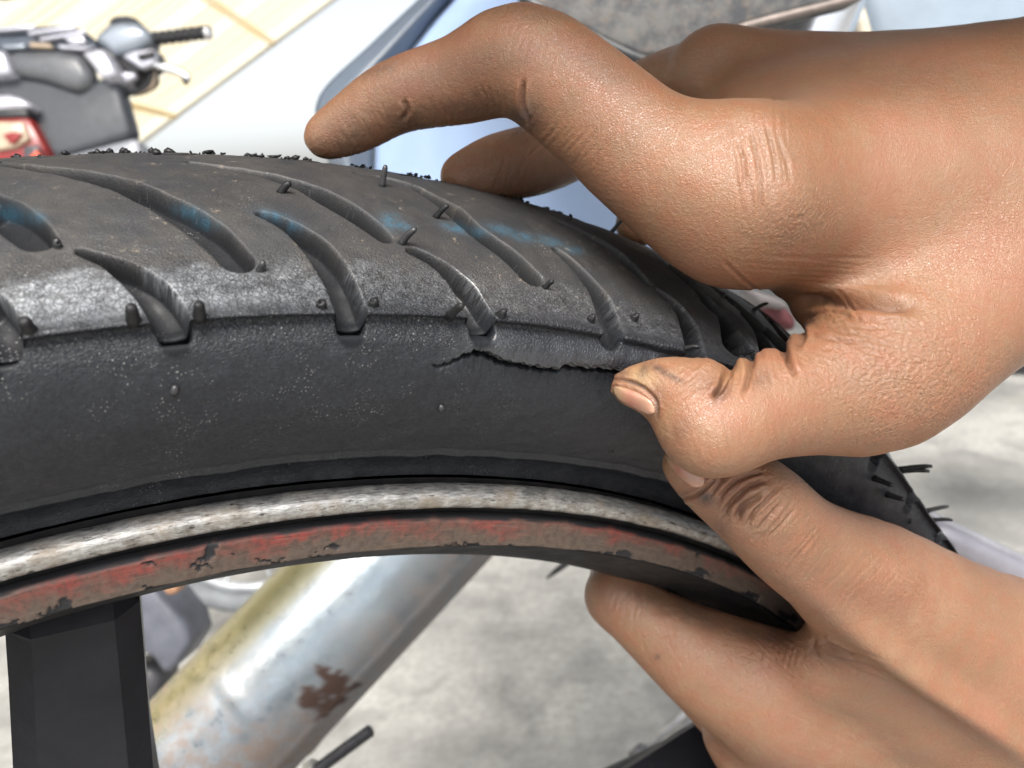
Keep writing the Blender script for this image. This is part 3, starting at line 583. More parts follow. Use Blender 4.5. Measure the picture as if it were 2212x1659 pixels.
# blue panel behind the fingers, shade of its left side painted in slate
bz = .52
M_BLUE = plain('blue_panel_paint', (.29, .39, .58), .4, nscale=25, var=.08, bumpd=.0006)
M_SLATE = plain('side_shade_slate', (.085, .105, .135), .40, nscale=25, var=.12, bumpd=.0006)
fair = thing('motorcycle_fairing', 'smooth light blue curved panel with slate shaded side seen behind the index finger', 'fairing', at(1100, 300, bz) * [1, 1, 0])
def shell(cols, zs, name, mat, parent, thick=.006):
    V = []; nc = len(cols)
    C2 = [catmull(np.array([(x, y, z) for (x, y), z in zip(c, zz)], float), 6) for c, zz in zip(cols, zs)]
    C2 = np.array(C2); nr = C2.shape[1]
    D = np.array([catmull(C2[:, j], 6) for j in range(nr)]); nr, ncc = D.shape[:2]
    P = np.array([[at(*D[j, i]) for i in range(ncc)] for j in range(nr)]); N = np.cross(np.gradient(P, axis=0), np.gradient(P, axis=1)); N /= np.linalg.norm(N, axis=2)[..., None] + 1e-12
    sgn = np.sign(((P - OFF) * N).sum()); N *= sgn
    V = np.concatenate([P.reshape(-1, 3), (P + N * thick).reshape(-1, 3)]); G = grid_faces(nr, ncc); nb = nr * ncc
    edge = [j * ncc for j in range(nr)] + [(nr - 1) * ncc + i for i in range(1, ncc)] + [j * ncc + ncc - 1 for j in range(nr - 2, -1, -1)] + [i for i in range(ncc - 2, 0, -1)]
    Fc = [tuple(q) for q in G] + [tuple(q[::-1] + nb) for q in G] + [(edge[k], edge[(k + 1) % len(edge)], edge[(k + 1) % len(edge)] + nb, edge[k] + nb) for k in range(len(edge))]
    return link(name, recalc(mesh_from(V, Fc)), mat, parent)
shell([[(1000, -40), (900, 80), (815, 215), (800, 420), (800, 640)], [(1120, -40), (1030, 110), (960, 260), (940, 440), (930, 660)], [(1330, -40), (1270, 140), (1230, 300), (1200, 480), (1180, 700)], [(1640, -40), (1600, 170), (1560, 340), (1540, 520), (1500, 740)]],
      [[.60, .58, .57, .57, .57], [.53, .52, .52, .53, .54], [.50, .49, .49, .51, .53], [.54, .53, .53, .54, .56]], 'panel', M_BLUE, fair)
shell([[(945, -40), (800, 95), (690, 205), (692, 300), (740, 420)], [(975, -40), (850, 90), (752, 210), (745, 320), (770, 430)], [(1010, -40), (906, 82), (820, 216), (803, 420), (803, 640)]],
      [[.585, .57, .56, .56, .56], [.572, .556, .55, .55, .55], [.594, .574, .564, .562, .562]], 'shaded_side', M_SLATE, fair)

# mud-stained plate at the top
def muddy():
    m = Mat('muddy_steel'); co = m.coord(); a = m.noise(70, co, 6, .7); b = m.noise(260, co, 5, .7)
    c = m.mix(m.ramp(a, [(.42, 0.0), (.60, 1.0)]), (.042, .045, .052), (.11, .11, .108)); c = m.mix(m.ramp(b, [(.5, 0.0), (.68, .5)]), c, (.17, .13, .10))
    return m.out(c, .7, m.bump(a, .002, .5))
M_MUD = muddy()
plate = thing('swingarm_plate', 'mud-stained dark grey steel plate above the index finger at the top edge', 'metal plate', at(1450, 40, .36) * [1, 1, 0])
pxpoly([(700, -1100), (760, -600), (1080, -90), (1140, 2), (1260, 62), (1378, 120), (1424, 124), (1470, 104), (1560, 70), (1640, 46), (1850, -8), (1990, -90), (2300, -500), (2300, -1100)], .355, .016, .003, M_MUD, 'plate', plate, seg=3)  # upper reach, out of view, added to block sky light from the hand
v, f = rod(catmull([(1424, 122), (1470, 106), (1530, 84), (1640, 49), (1850, -6), (1960, -60)], 6), 9, .352, 10); link('flange', mesh_from(v, f), plain('flange_steel', (.24, .20, .18), .5, .2, nscale=150), plate)
v, f = rod(catmull([(1130, -10), (1200, 38), (1260, 66), (1378, 123), (1424, 125)], 6), 7, .353, 10); link('flange', mesh_from(v, f), plain('flange_dark', (.11, .115, .12), .55, .1, nscale=150), plate)
P0 = [(-.02, .10, .66), (-.02, .30, .69), (.34, .30, .69), (.34, .10, .66)]; v, f = prism(P0, (0, 0, .012)); link('added_shade_sheet', bevel(recalc(mesh_from(v, f)), .004), M_MUD, plate)  # unseen sheet added above the hands to shade finger tops and hand back
# brushed tube and pale panel at the top right
sh = thing('shock_absorber', 'shiny silver cylinder between the muddy plate and the pale panel at the top', 'shock absorber', at(1740, 60, .5) * [1, 1, 0])
v, f = rod([(1640, 260), (1700, 120), (1745, 10), (1790, -110)], 112, .5, 40); link('body', mesh_from(v, f), M_CHROME, sh)
v, f = rod([(1790, -40), (1840, -40.1)], 120, .5, 40)
M_PALE = plain('pale_slate_paint', (.17, .215, .265), .45, nscale=60, var=.08, bumpd=.0004)
sp_ = thing('side_panel', 'smooth pale slate-blue panel above the upper wrist in the top right corner', 'panel', at(2030, 60, .6) * [1, 1, 0])
pxpoly([(1838, -90), (1850, 0), (1874, 92), (1905, 230), (2480, 260), (2480, -90)], .57, .10, .02, M_PALE, 'panel', sp_, seg=4)
v, f = rod(catmull([(1832, -90), (1846, 0), (1870, 92), (1900, 230)], 5), 16, .563, 14); link('edge_bead', mesh_from(v, f), plain('cream_bead', (.55, .50, .40), .4, nscale=60), sp_)

# muffler seen through the wheel
A0, A1 = at(400, 1672, .425), at(1010, 1030, .475); ax = A1 - A0; LN = np.linalg.norm(ax); ax /= LN; e1, e2 = frame_of(ax)
vdir = (A0 + A1) / 2 - OFF; vdir /= np.linalg.norm(vdir); e1 = np.cross(ax, vdir); e1 /= np.linalg.norm(e1); e2 = np.cross(e1, ax)
if project(A0 + e1 * .03)[0][0] > project(A0)[0][0]: e1 = -e1                  # e1 points to the left edge in the picture
tt = np.concatenate([[0, .002, .004], np.linspace(.006, LN, 90)]); ang = np.arange(96) * 2 * math.pi / 96; TT, AA = np.meshgrid(tt, ang, indexing='ij')
RR = np.interp(TT, [0, .002, .004, .012, .05, .052, .056, .06, LN], [.036, .039, .0405, .0412, .0418, .0425, .0425, .0420, .0432])
RR = RR + .0011 * np.exp(-((np.abs(((AA - 2.42) + math.pi) % (2 * math.pi) - math.pi)) / .05) ** 2)      # rolled seam
if ((A0 - OFF) @ e2) * (e2 @ vdir) > 0 and e2 @ vdir > 0: e2 = -e2              # e2 points to the camera
V = A0 + TT[..., None] * ax + RR[..., None] * (np.cos(AA)[..., None] * e1 + np.sin(AA)[..., None] * e2)
me = mesh_from(V.reshape(-1, 3), [tuple(q) for q in grid_faces(len(tt), 96, True)] + [tuple(range(96)), tuple((len(tt) - 1) * 96 + k for k in range(95, -1, -1))]); recalc(me)
q, _ = project(V.reshape(-1, 3)); front = (np.sin(AA) > -.1).ravel()
cosA = np.cos(AA).ravel(); TTf = TT.ravel()
wob = .35 * (vnoise(np.stack([TTf, AA.ravel() * .043], 1), .022, 11) - .5) + .25 * (vnoise(np.stack([TTf, AA.ravel() * .043], 1), .009, 12) - .5)
patch = np.zeros(len(q))
for (cx_, cy_, rx_, ry_, an_) in ((722, 1478, 40, 34, .3), (668, 1510, 40, 26, .5), (700, 1455, 24, 20, 0), (765, 1482, 18, 6, -.2), (705, 1525, 20, 34, .4)):
    dx, dy = q[:, 0] - cx_, q[:, 1] - cy_; u_ = (dx * math.cos(an_) + dy * math.sin(an_)) / rx_; w_ = (-dx * math.sin(an_) + dy * math.cos(an_)) / ry_
    patch = np.maximum(patch, smoothstep(1.1, .8, np.sqrt(u_ * u_ + w_ * w_) + .9 * (vnoise(q, 12, 13) - .5))) 
patch *= front
fattr(me, 'side', cosA); fattr(me, 'len', TTf); fattr(me, 'patch', patch); fattr(me, 'wob', wob)
def muffler_mat():
    m = Mat('muffler_steel'); co = m.coord(); a = m.noise(38, co, 7, .7); b = m.noise(170, co, 6, .72); d = m.noise(600, co, 4, .7)
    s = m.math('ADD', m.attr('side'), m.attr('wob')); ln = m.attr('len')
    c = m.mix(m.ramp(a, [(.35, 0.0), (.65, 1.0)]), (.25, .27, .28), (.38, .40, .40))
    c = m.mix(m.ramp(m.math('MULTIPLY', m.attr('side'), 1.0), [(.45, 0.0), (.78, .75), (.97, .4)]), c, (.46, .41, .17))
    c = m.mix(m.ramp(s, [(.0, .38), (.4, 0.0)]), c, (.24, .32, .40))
    rust = m.math('MULTIPLY', m.ramp(m.math('MULTIPLY', s, -1.0), [(.10, 0.0), (.6, 1.0)]), m.ramp(m.math('ADD', m.math('MULTIPLY', a, .6), m.math('MULTIPLY', b, .4)), [(.30, 0.1), (.68, 1.0)]), True)
    rust = m.math('ADD', rust, m.math('MULTIPLY', m.ramp(ln, [(.02, .85), (.085, 0.0)]), m.ramp(b, [(.40, 0.0), (.60, 1.0)])), True)
    c = m.mix(m.math('MULTIPLY', rust, .8), c, m.mix(b, (.15, .085, .055), (.25, .17, .125)))
    c = m.mix(m.ramp(d, [(.66, 0.0), (.72, .6)]), c, (.12, .09, .07))
    c = m.mix(m.attr('patch'), c, m.mix(d, (.035, .018, .013), (.07, .036, .026)))
    rr = m.mix(rust, m.ramp(b, [(.3, .24), (.7, .40)]), (.6, .6, .6)); rr = m.mix(m.attr('patch'), rr, (.7, .7, .7))
    mt = m.mix(rust, (.85, .85, .85), (.15, .15, .15)); mt = m.mix(m.attr('patch'), mt, (0, 0, 0))
    return m.out(c, rr, m.bump(m.mix(.5, b, d), .0006, .35), mt)
muf = thing('muffler', 'silver motorcycle muffler with rust blotches slanting behind the wheel spoke', 'muffler', A0 * [1, 1, 0] )
link('canister', me, muffler_mat(), muf)
# threaded axle bolt
bp = [at(672 + 131 * t, 1672 - 96 * t, .36) for t in np.linspace(0, 1, 120)]; br = (13.2 + 1.3 * np.sin(np.linspace(0, 1, 120) * 2 * math.pi * 19)) * .36 / F; br[-1] *= .7; br[-2] *= .9
bolt = thing('threaded_bolt', 'dark threaded bolt end below the rusty muffler', 'bolt', at(670, 1670, .36) * [1, 1, 0])
v, f = tube(bp, br, 20); link('thread', mesh_from(v, f), plain('bolt_black', (.045, .045, .05), .4, .5, nscale=300), bolt)
hx = []; c0 = at(668, 1676, .36); d0 = bp[-1] - bp[0]; d0 /= np.linalg.norm(d0); h1, h2 = frame_of(d0)
hexa = [c0 + .0062 * (math.cos(a) * h1 + math.sin(a) * h2) for a in np.arange(6) * math.pi / 3]; v, f = prism(hexa, d0 * .005); link('nut', bevel(recalc(mesh_from(v, f)), .0006), plain('nut_zinc', (.5, .48, .44), .4, .7, nscale=200), bolt)

# far wheel, casing, rods, shoe, red piece
bw = thing('background_wheel', 'blurred far wheel with grey rim seen between the rim and the muffler', 'wheel', at(540, 1090, 1.05) * [1, 1, 0])
cB = at(545, 1085, 1.08); nB = Wd([.35, -.25, -.9]); nB /= np.linalg.norm(nB); b1, b2 = frame_of(nB)
def ring(Rm, rs, name, mat, par, off=0.0):
    th_ = np.linspace(0, 2 * math.pi, 64, endpoint=False); ph = np.linspace(0, 2 * math.pi, 14, endpoint=False)
    V = np.array([[cB + nB * (off + rs * math.sin(p)) + (Rm + rs * math.cos(p)) * (math.cos(t) * b1 + math.sin(t) * b2) for p in ph] for t in th_]).reshape(-1, 3)
    i = np.arange(64)[:, None]; j = np.arange(14)[None]; Fc = np.stack([i * 14 + j, i * 14 + (j + 1) % 14, ((i + 1) % 64) * 14 + (j + 1) % 14, ((i + 1) % 64) * 14 + j], -1).reshape(-1, 4)
    return link(name, recalc(mesh_from(V, Fc)), mat, par)
M_TY2 = plain('far_tyre', (.13, .14, .15), .6, nscale=40); M_RIM2 = plain('far_rim', (.50, .52, .54), .3, .6, nscale=40)
ring(.132, .013, 'tyre', M_TY2, bw); ring(.113, .007, 'rim', M_RIM2, bw, -.004); ring(.03, .018, 'hub', M_RIM2, bw)
for k in range(12):
    a = k * math.pi / 6; d_ = math.cos(a) * b1 + math.sin(a) * b2; v, f = tube([cB + d_ * .03, cB + d_ * .112], .0025, 8); link('spoke', mesh_from(v, f), M_RIM2, bw)
case = thing('engine_casing', 'dark slate engine casing between the black spoke and the muffler', 'engine part', at(340, 1380, .75) * [1, 1, 0])
pxpoly([(240, 1240), (325, 1262), (372, 1318), (398, 1350), (412, 1392), (380, 1442), (352, 1460), (328, 1420), (300, 1412), (240, 1440)], .72, .06, .008, plain('casing_slate', (.075, .08, .10), .45, nscale=60), 'casing', case, seg=3)
pxpoly([(240, 1452), (322, 1440), (350, 1470), (330, 1530), (240, 1560)], .74, .05, .008, plain('casing_dark', (.03, .03, .035), .5, nscale=60), 'bracket', case)
pxpoly([(342, 1262), (366, 1248), (384, 1252), (386, 1280), (360, 1290)], .70, .02, .004, plain('copper', (.40, .22, .13), .45, .3, nscale=90), 'fitting', case)
rd1 = thing('grey_swingarm_tube', 'grey lavender metal tube running off behind the far right of the tyre', 'metal tube', at(2150, 1200, .42) * [1, 1, 0])
v, f = rod([(1960, 1120), (2060, 1168), (2212, 1238), (2420, 1335)], 34, .40, 24); link('tube', mesh_from(v, f), plain('lavender_grey', (.33, .32, .36), .35, .2, nscale=70, var=.12), rd1)
v, f = rod([(1960, 1086), (2060, 1136), (2212, 1208), (2420, 1306)], 8, .396, 12); link('ridge', mesh_from(v, f), plain('grey_ridge', (.42, .42, .45), .35, .3, nscale=70), rd1)
rd2 = thing('black_tube', 'thick black tube at the bottom edge under the lower hand', 'tube', at(1480, 1640, .4) * [1, 1, 0])
v, f = rod([(1180, 1800), (1330, 1728), (1500, 1648), (1700, 1560)], 66, .34, 32); link('tube', mesh_from(v, f), plain('black_rubber_tube', (.02, .02, .023), .5, nscale=90, bumpd=.001), rd2)
v, f = rod([(1560, 1618), (1600, 1600)], 74, .34, 32); link('collar', mesh_from(v, f), M_BLK, rd2)
rd3 = thing('thin_rod', 'thin grey metal rod on the floor beside the lower hand', 'rod', at(1440, 1570, .9) * [1, 1, 0])
v, f = rod([(1378, 1632), (1470, 1548), (1600, 1430)], 8, .62, 12); link('rod', mesh_from(v, f), plain('rod_steel', (.38, .38, .40), .35, .6, nscale=90), rd3)
v, f = rod([(1366, 1640), (1392, 1616)], 15, .62, 14); link('joint', mesh_from(v, f), plain('joint_dark', (.10, .10, .11), .45, nscale=90), rd3)
v, f = rod([(1410, 1632), (1500, 1545), (1600, 1452)], 5, .63, 12); link('wire', mesh_from(v, f), plain('wire_steel', (.3, .3, .32), .4, .5, nscale=90), rd3)
st = thing('black_stick', 'small black pointed stick below the rim left of the lower index finger', 'stick', at(1210, 1230, .5) * [1, 1, 0])
v, f = rod([(1180, 1250), (1200, 1234), (1245, 1200), (1300, 1160)], [2, 6, 9, 10], .5, 12); link('stick', mesh_from(v, f), M_BLK, st)
shoe = thing('shoe', 'dark blue-grey shoe with black sole at the right edge below the wrist', 'shoe', at(2230, 770, 1.0) * [1, 1, 0])
pxpoly([(2120, 740), (2150, 700), (2230, 640), (2480, 640), (2480, 778), (2160, 782), (2130, 770)], 1.0, .09, .02, plain('shoe_cloth', (.10, .14, .18), .7, nscale=80), 'upper', shoe, seg=4)
pxpoly([(2128, 768), (2180, 780), (2480, 775), (2480, 815), (2190, 806), (2140, 796)], .99, .10, .008, M_BLK, 'sole', shoe, seg=3)
rp = thing('red_plastic_part', 'small red and white plastic part in the gap between thumb and index finger', 'plastic part', at(1680, 670, .5) * [1, 1, 0])
pxpoly([(1650, 648), (1700, 660), (1722, 690), (1720, 716), (1660, 690)], .46, .03, .004, plain('red_plastic', (.12, .03, .035), .6, nscale=80), 'red_body', rp)
pxpoly([(1610, 620), (1650, 632), (1694, 648), (1702, 668), (1640, 656)], .452, .02, .004, plain('white_plastic', (.22, .20, .20), .6, nscale=80, var=.06), 'white_cap', rp)
# ------------------------------------------------------------------ hands
def px3(c):                                  # (x, y, z, r) rows in picture units -> world centre and metric radius
    c = np.asarray(c, float); P = ray(c[:, :2]) * c[:, 2:3]; return np.concatenate([W(P), (c[:, 3] * c[:, 2] / F)[:, None]], 1)
def chain_sd(X, ch):
    out = np.full(len(X), 1e9)
    for i in range(len(ch) - 1):
        a, b = ch[i, :3], ch[i + 1, :3]; ab = b - a; t = np.clip(((X - a) @ ab) / (ab @ ab + 1e-18), 0, 1)
        q = X - a - t[:, None] * ab; out = np.minimum(out, np.sqrt(np.einsum('ij,ij->i', q, q)) - (ch[i, 3] + t * (ch[i + 1, 3] - ch[i, 3])))
    return out
def smin(a, b, k):
    h = np.maximum(k - np.abs(a - b), 0) / k; return np.minimum(a, b) - h * h * k * .25
def hand_sd(X, chains):
    d = None
    for ch, k in chains:
        lo = ch[:, :3].min(0) - ch[:, 3].max() - .018; hi = ch[:, :3].max(0) + ch[:, 3].max() + .018
        m = ((X > lo) & (X < hi)).all(1); e = np.full(len(X), .03)
        if m.any(): e[m] = chain_sd(X[m], ch)
        d = e if d is None else smin(d, e, k)
    return d
def surface_nets(D, lo, h):
    nx, ny, nz = D.shape; ins = D < 0
    c = np.zeros((nx - 1, ny - 1, nz - 1, 3)); cnt = np.zeros((nx - 1, ny - 1, nz - 1))
    sl = lambda o: tuple(slice(o[k], D.shape[k] - 1 + o[k]) for k in range(3))
    for ax in range(3):
        for o1 in (0, 1):
            for o2 in (0, 1):
                p = [0, 0, 0]; oth = [k for k in range(3) if k != ax]; p[oth[0]] = o1; p[oth[1]] = o2; q = list(p); q[ax] = 1
                a, b = D[sl(p)], D[sl(q)]; m = (a < 0) != (b < 0); t = np.where(m, a / np.where(m, a - b, 1), 0)
                cnt += m
                for k in range(3): c[..., k] += np.where(m, p[k] + (t if k == ax else 0), 0)
    act = cnt > 0; idx = np.full(act.shape, -1); idx[act] = np.arange(act.sum())
    I = np.argwhere(act); V = lo + h * (I + c[act] / cnt[act][:, None]); Q = []
    for ax in range(3):
        oth = [k for k in range(3) if k != ax]
        s0 = [slice(1, -1)] * 3; s0[ax] = slice(0, -1); s1 = list(s0); s1[ax] = slice(1, None)
        a, b = ins[tuple(s0)], ins[tuple(s1)]; E = np.argwhere(a != b)
        if len(E) == 0: continue
        fl = a[tuple(E.T)]; base = E.copy(); base[:, oth[0]] += 1; base[:, oth[1]] += 1
        def g(d0, d1):
            j = base.copy(); j[:, oth[0]] -= d0; j[:, oth[1]] -= d1; return idx[tuple(j.T)]
        q = np.stack([g(1, 1), g(0, 1), g(0, 0), g(1, 0)], 1)
        if ax == 1: q = q[:, ::-1]
        q[~fl] = q[~fl][:, ::-1]; Q.append(q)
    return V, np.concatenate(Q)
def worley(U, seed):                         # nearest and second nearest jittered cell centre
    g = np.random.default_rng(seed).random((97, 97, 2)); i0 = np.floor(U).astype(int); f1 = np.full(len(U), 9.); f2 = f1.copy()
    for a in (-1, 0, 1):
        for b in (-1, 0, 1):
            ii = i0 + [a, b]; c = ii + g[ii[:, 0] % 97, ii[:, 1] % 97]; d = np.hypot(*(U - c).T); f2 = np.minimum(f2, np.maximum(f1, d)); f1 = np.minimum(f1, d)
    return f1, f2
def build_hand(name, chains, clip_x, marks, bumps, grime_shade, nails, label, mat, nailmat, h=.00122, tones=(), nets=()):
    CH = []
    for c, k in chains:
        P = catmull(px3(c), 3); CH.append((P, k))
    lo = np.min([c[:, :3].min(0) - c[:, 3].max() for c, _ in CH], 0) - .004; hi = np.max([c[:, :3].max(0) + c[:, 3].max() for c, _ in CH], 0) + .004
    n = np.ceil((hi - lo) / h).astype(int) + 1
    G = np.stack(np.meshgrid(*[lo[k] + h * np.arange(n[k]) for k in range(3)], indexing='ij'), -1).reshape(-1, 3)
    D = hand_sd(G, CH).reshape(n); del G
    for _ in range(3):                       # soften the joins of the volumes
        for ax_ in range(3):
            P_ = np.pad(D, [(1, 1) if k == ax_ else (0, 0) for k in range(3)], mode='edge'); sl_ = lambda a, b: tuple(slice(a, b) if k == ax_ else slice(None) for k in range(3))
            D = .25 * P_[sl_(0, -2)] + .5 * P_[sl_(1, -1)] + .25 * P_[sl_(2, None)]
    V, Q = surface_nets(D - .00025, lo, h)
    me = mesh_from(V, Q); o = bpy.data.objects.new('tmp', me); COL.objects.link(o)
    md = o.modifiers.new('s', 'SUBSURF'); md.levels = 2; dg = bpy.context.evaluated_depsgraph_get(); me2 = bpy.data.meshes.new_from_object(o.evaluated_get(dg)); bpy.data.objects.remove(o)
    X = np.empty(len(me2.vertices) * 3, np.float32); me2.vertices.foreach_get('co', X); X = X.reshape(-1, 3).astype(float)
    N = np.empty(len(X) * 3, np.float32); me2.vertices.foreach_get('normal', N); N = N.reshape(-1, 3).astype(float)
    cc = X[:1] * 0 + X.mean(0); vol = ((X - cc) * N).sum()
    if vol < 0: N = -N
    q, z = project(X); vdir = X - OFF; vdir /= np.linalg.norm(vdir, axis=1)[:, None]; facing = -(vdir * N).sum(1); vis = smoothstep(-.40, .05, facing)
    disp = np.zeros(len(X))
    for (cx, cy, rx, ry, ang, hh, *zr) in bumps:
        dx = q[:, 0] - cx; dy = q[:, 1] - cy; ca, sa = math.cos(ang), math.sin(ang); u = (dx * ca + dy * sa) / rx; v_ = (-dx * sa + dy * ca) / ry
        k = np.exp(-u * u - v_ * v_) * vis * hh * .001
        if zr: k *= (z < zr[0])
        disp += k
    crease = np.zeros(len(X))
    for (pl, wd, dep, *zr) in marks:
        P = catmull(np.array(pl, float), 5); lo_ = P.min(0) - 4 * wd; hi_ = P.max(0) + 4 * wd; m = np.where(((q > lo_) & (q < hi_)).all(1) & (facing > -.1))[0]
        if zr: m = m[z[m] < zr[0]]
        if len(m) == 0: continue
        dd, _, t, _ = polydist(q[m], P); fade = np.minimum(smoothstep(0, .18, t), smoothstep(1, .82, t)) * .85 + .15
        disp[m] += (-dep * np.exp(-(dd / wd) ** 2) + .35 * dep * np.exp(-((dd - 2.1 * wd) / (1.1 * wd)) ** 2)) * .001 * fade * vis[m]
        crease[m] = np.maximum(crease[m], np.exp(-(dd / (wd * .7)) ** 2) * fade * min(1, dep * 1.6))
    # net of fine skin furrows, finer where the skin is stretched
    for (sx, sy, an, dp, sd_n) in ((11., 7.5, .4, .066, 3), (6.5, 6.5, 1.1, .030, 4)):
        ca, sa = math.cos(an), math.sin(an); U = np.stack([(q[:, 0] * ca + q[:, 1] * sa) / sx, (-q[:, 0] * sa + q[:, 1] * ca) / sy], 1) * (z / .15)[:, None]
        f1, f2 = worley(U, sd_n); e_ = np.clip((f2 - f1) / .35, 0, 1); kk = np.ones(len(X))
        for (cx, cy, rx, ry, s_) in nets: kk += s_ * np.exp(-((q[:, 0] - cx) / rx) ** 2 - ((q[:, 1] - cy) / ry) ** 2)
        disp -= (1 - e_) * dp * .001 * kk * smoothstep(.0, .3, facing)
        crease = np.maximum(crease, np.clip((1 - e_) * .15 * kk, 0, .6) * (facing > 0))
    X = X + N * disp[:, None]
    gr = np.zeros(len(X))
    for (cx, cy, rx, ry, ang, s) in grime_shade:
        dx = q[:, 0] - cx; dy = q[:, 1] - cy; ca, sa = math.cos(ang), math.sin(ang); u = (dx * ca + dy * sa) / rx; v_ = (-dx * sa + dy * ca) / ry
        gr = np.maximum(gr, s * np.exp(-(u * u + v_ * v_)) * (facing > -.2))
    me2.vertices.foreach_set('co', X.astype(np.float32).ravel()); me2.update()
    me2.polygons.foreach_set('use_smooth', np.ones(len(me2.polygons), bool))
    fattr(me2, 'grime_shade', gr); fattr(me2, 'crease', crease)
    ye = np.zeros(len(X))
    for (cx, cy, rx, ry, ang, s) in tones:
        dx = q[:, 0] - cx; dy = q[:, 1] - cy; ca, sa = math.cos(ang), math.sin(ang); u = (dx * ca + dy * sa) / rx; v_ = (-dx * sa + dy * ca) / ry
        ye = np.maximum(ye, s * np.exp(-(u * u + v_ * v_)) * (facing > -.2))
    fattr(me2, 'callus', ye)
    orient(me2, N)
    me2.materials.clear(); me2.materials.append(mat)
    root = bpy.data.objects.new(name, me2); COL.objects.link(root); base = Vector([float(v) for v in X.mean(0)])
    tris = np.empty(len(me2.polygons) * 4, np.int32); me2.polygons.foreach_get('vertices', tris); bv = BVHTree.FromPolygons([tuple(p) for p in X], tris.reshape(-1, 4).tolist())
    me2.transform(Matrix.Translation(-base)); root.location = base
    root['label'] = label; root['category'] = 'hand'; root['group'] = 'hands working on the tyre'
    for (nm, p0, p1, p2, p3, lift) in nails: # corner pixels of the nail: free edge left, right, root right, root left
        nu, nv = 15, 13; Vn = []; ok = True; nn = []
        for i in range(nu):
            for j in range(nv):
                a, b = i / (nu - 1), j / (nv - 1)
                # superellipse-like rounding of the corners
                uu, ww = 2 * a - 1, 2 * b - 1; sq = lambda x, y: x * math.sqrt(max(0, 1 - .42 * y * y))
                a2, b2 = (sq(uu, ww) + 1) / 2, (sq(ww, uu) + 1) / 2
                p = (np.array(p0) * (1 - b2) + np.array(p1) * b2) * (1 - a2) + (np.array(p3) * (1 - b2) + np.array(p2) * b2) * a2
                rd = Vector([float(c) for c in Wd(ray(p))]).normalized(); hit = bv.ray_cast(Vector(OFF), rd)
                Vn.append(np.array(hit[0]) if hit[0] else np.full(3, np.nan)); nn.append(np.array(hit[1]) if hit[0] else np.zeros(3))
        Vn = np.array(Vn); nn = np.array(nn); nn = nn.reshape(nu, nv, 3)
        okm = ~np.isnan(Vn[:, 0])
        if okm.sum() < nu * nv: 
            for i in np.where(~okm)[0]: Vn[i] = Vn[okm][((np.where(okm)[0] - i) ** 2).argmin()]
        Vn = Vn.reshape(nu, nv, 3); 
        for _ in range(6):
            Vn[1:-1, 1:-1] = (Vn[:-2, 1:-1] + Vn[2:, 1:-1] + Vn[1:-1, :-2] + Vn[1:-1, 2:]) / 4
            nn[1:-1, 1:-1] = (nn[:-2, 1:-1] + nn[2:, 1:-1] + nn[1:-1, :-2] + nn[1:-1, 2:]) / 4
        nrm = nn.reshape(-1, 3); nrm = nrm / (np.linalg.norm(nrm, axis=1)[:, None] + 1e-9)
        A, B = np.meshgrid(np.linspace(-1, 1, nu), np.linspace(-1, 1, nv), indexing='ij'); hgt = lift * (1 - .75 * np.maximum(np.abs(A) ** 4, np.abs(B) ** 4))
        top = Vn.reshape(-1, 3) + nrm * (hgt.ravel()[:, None] * .001); bot = Vn.reshape(-1, 3) - nrm * .0006
        Fg = grid_faces(nu, nv); rimi = [i * nv for i in range(nu)] + [(nu - 1) * nv + j for j in range(1, nv)] + [i * nv + nv - 1 for i in range(nu - 2, -1, -1)] + [j for j in range(nv - 2, 0, -1)]
        nb = nu * nv; faces = [tuple(x) for x in Fg] + [tuple(x + nb for x in y[::-1]) for y in Fg] + [(rimi[k], rimi[(k + 1) % len(rimi)], rimi[(k + 1) % len(rimi)] + nb, rimi[k] + nb) for k in range(len(rimi))]
        men = recalc(mesh_from(np.concatenate([top, bot]), faces)); fattr(men, 'lengthwise', np.tile((A.ravel() + 1) / 2, 2)); link(nm, men, nailmat, root)
    return root, bv
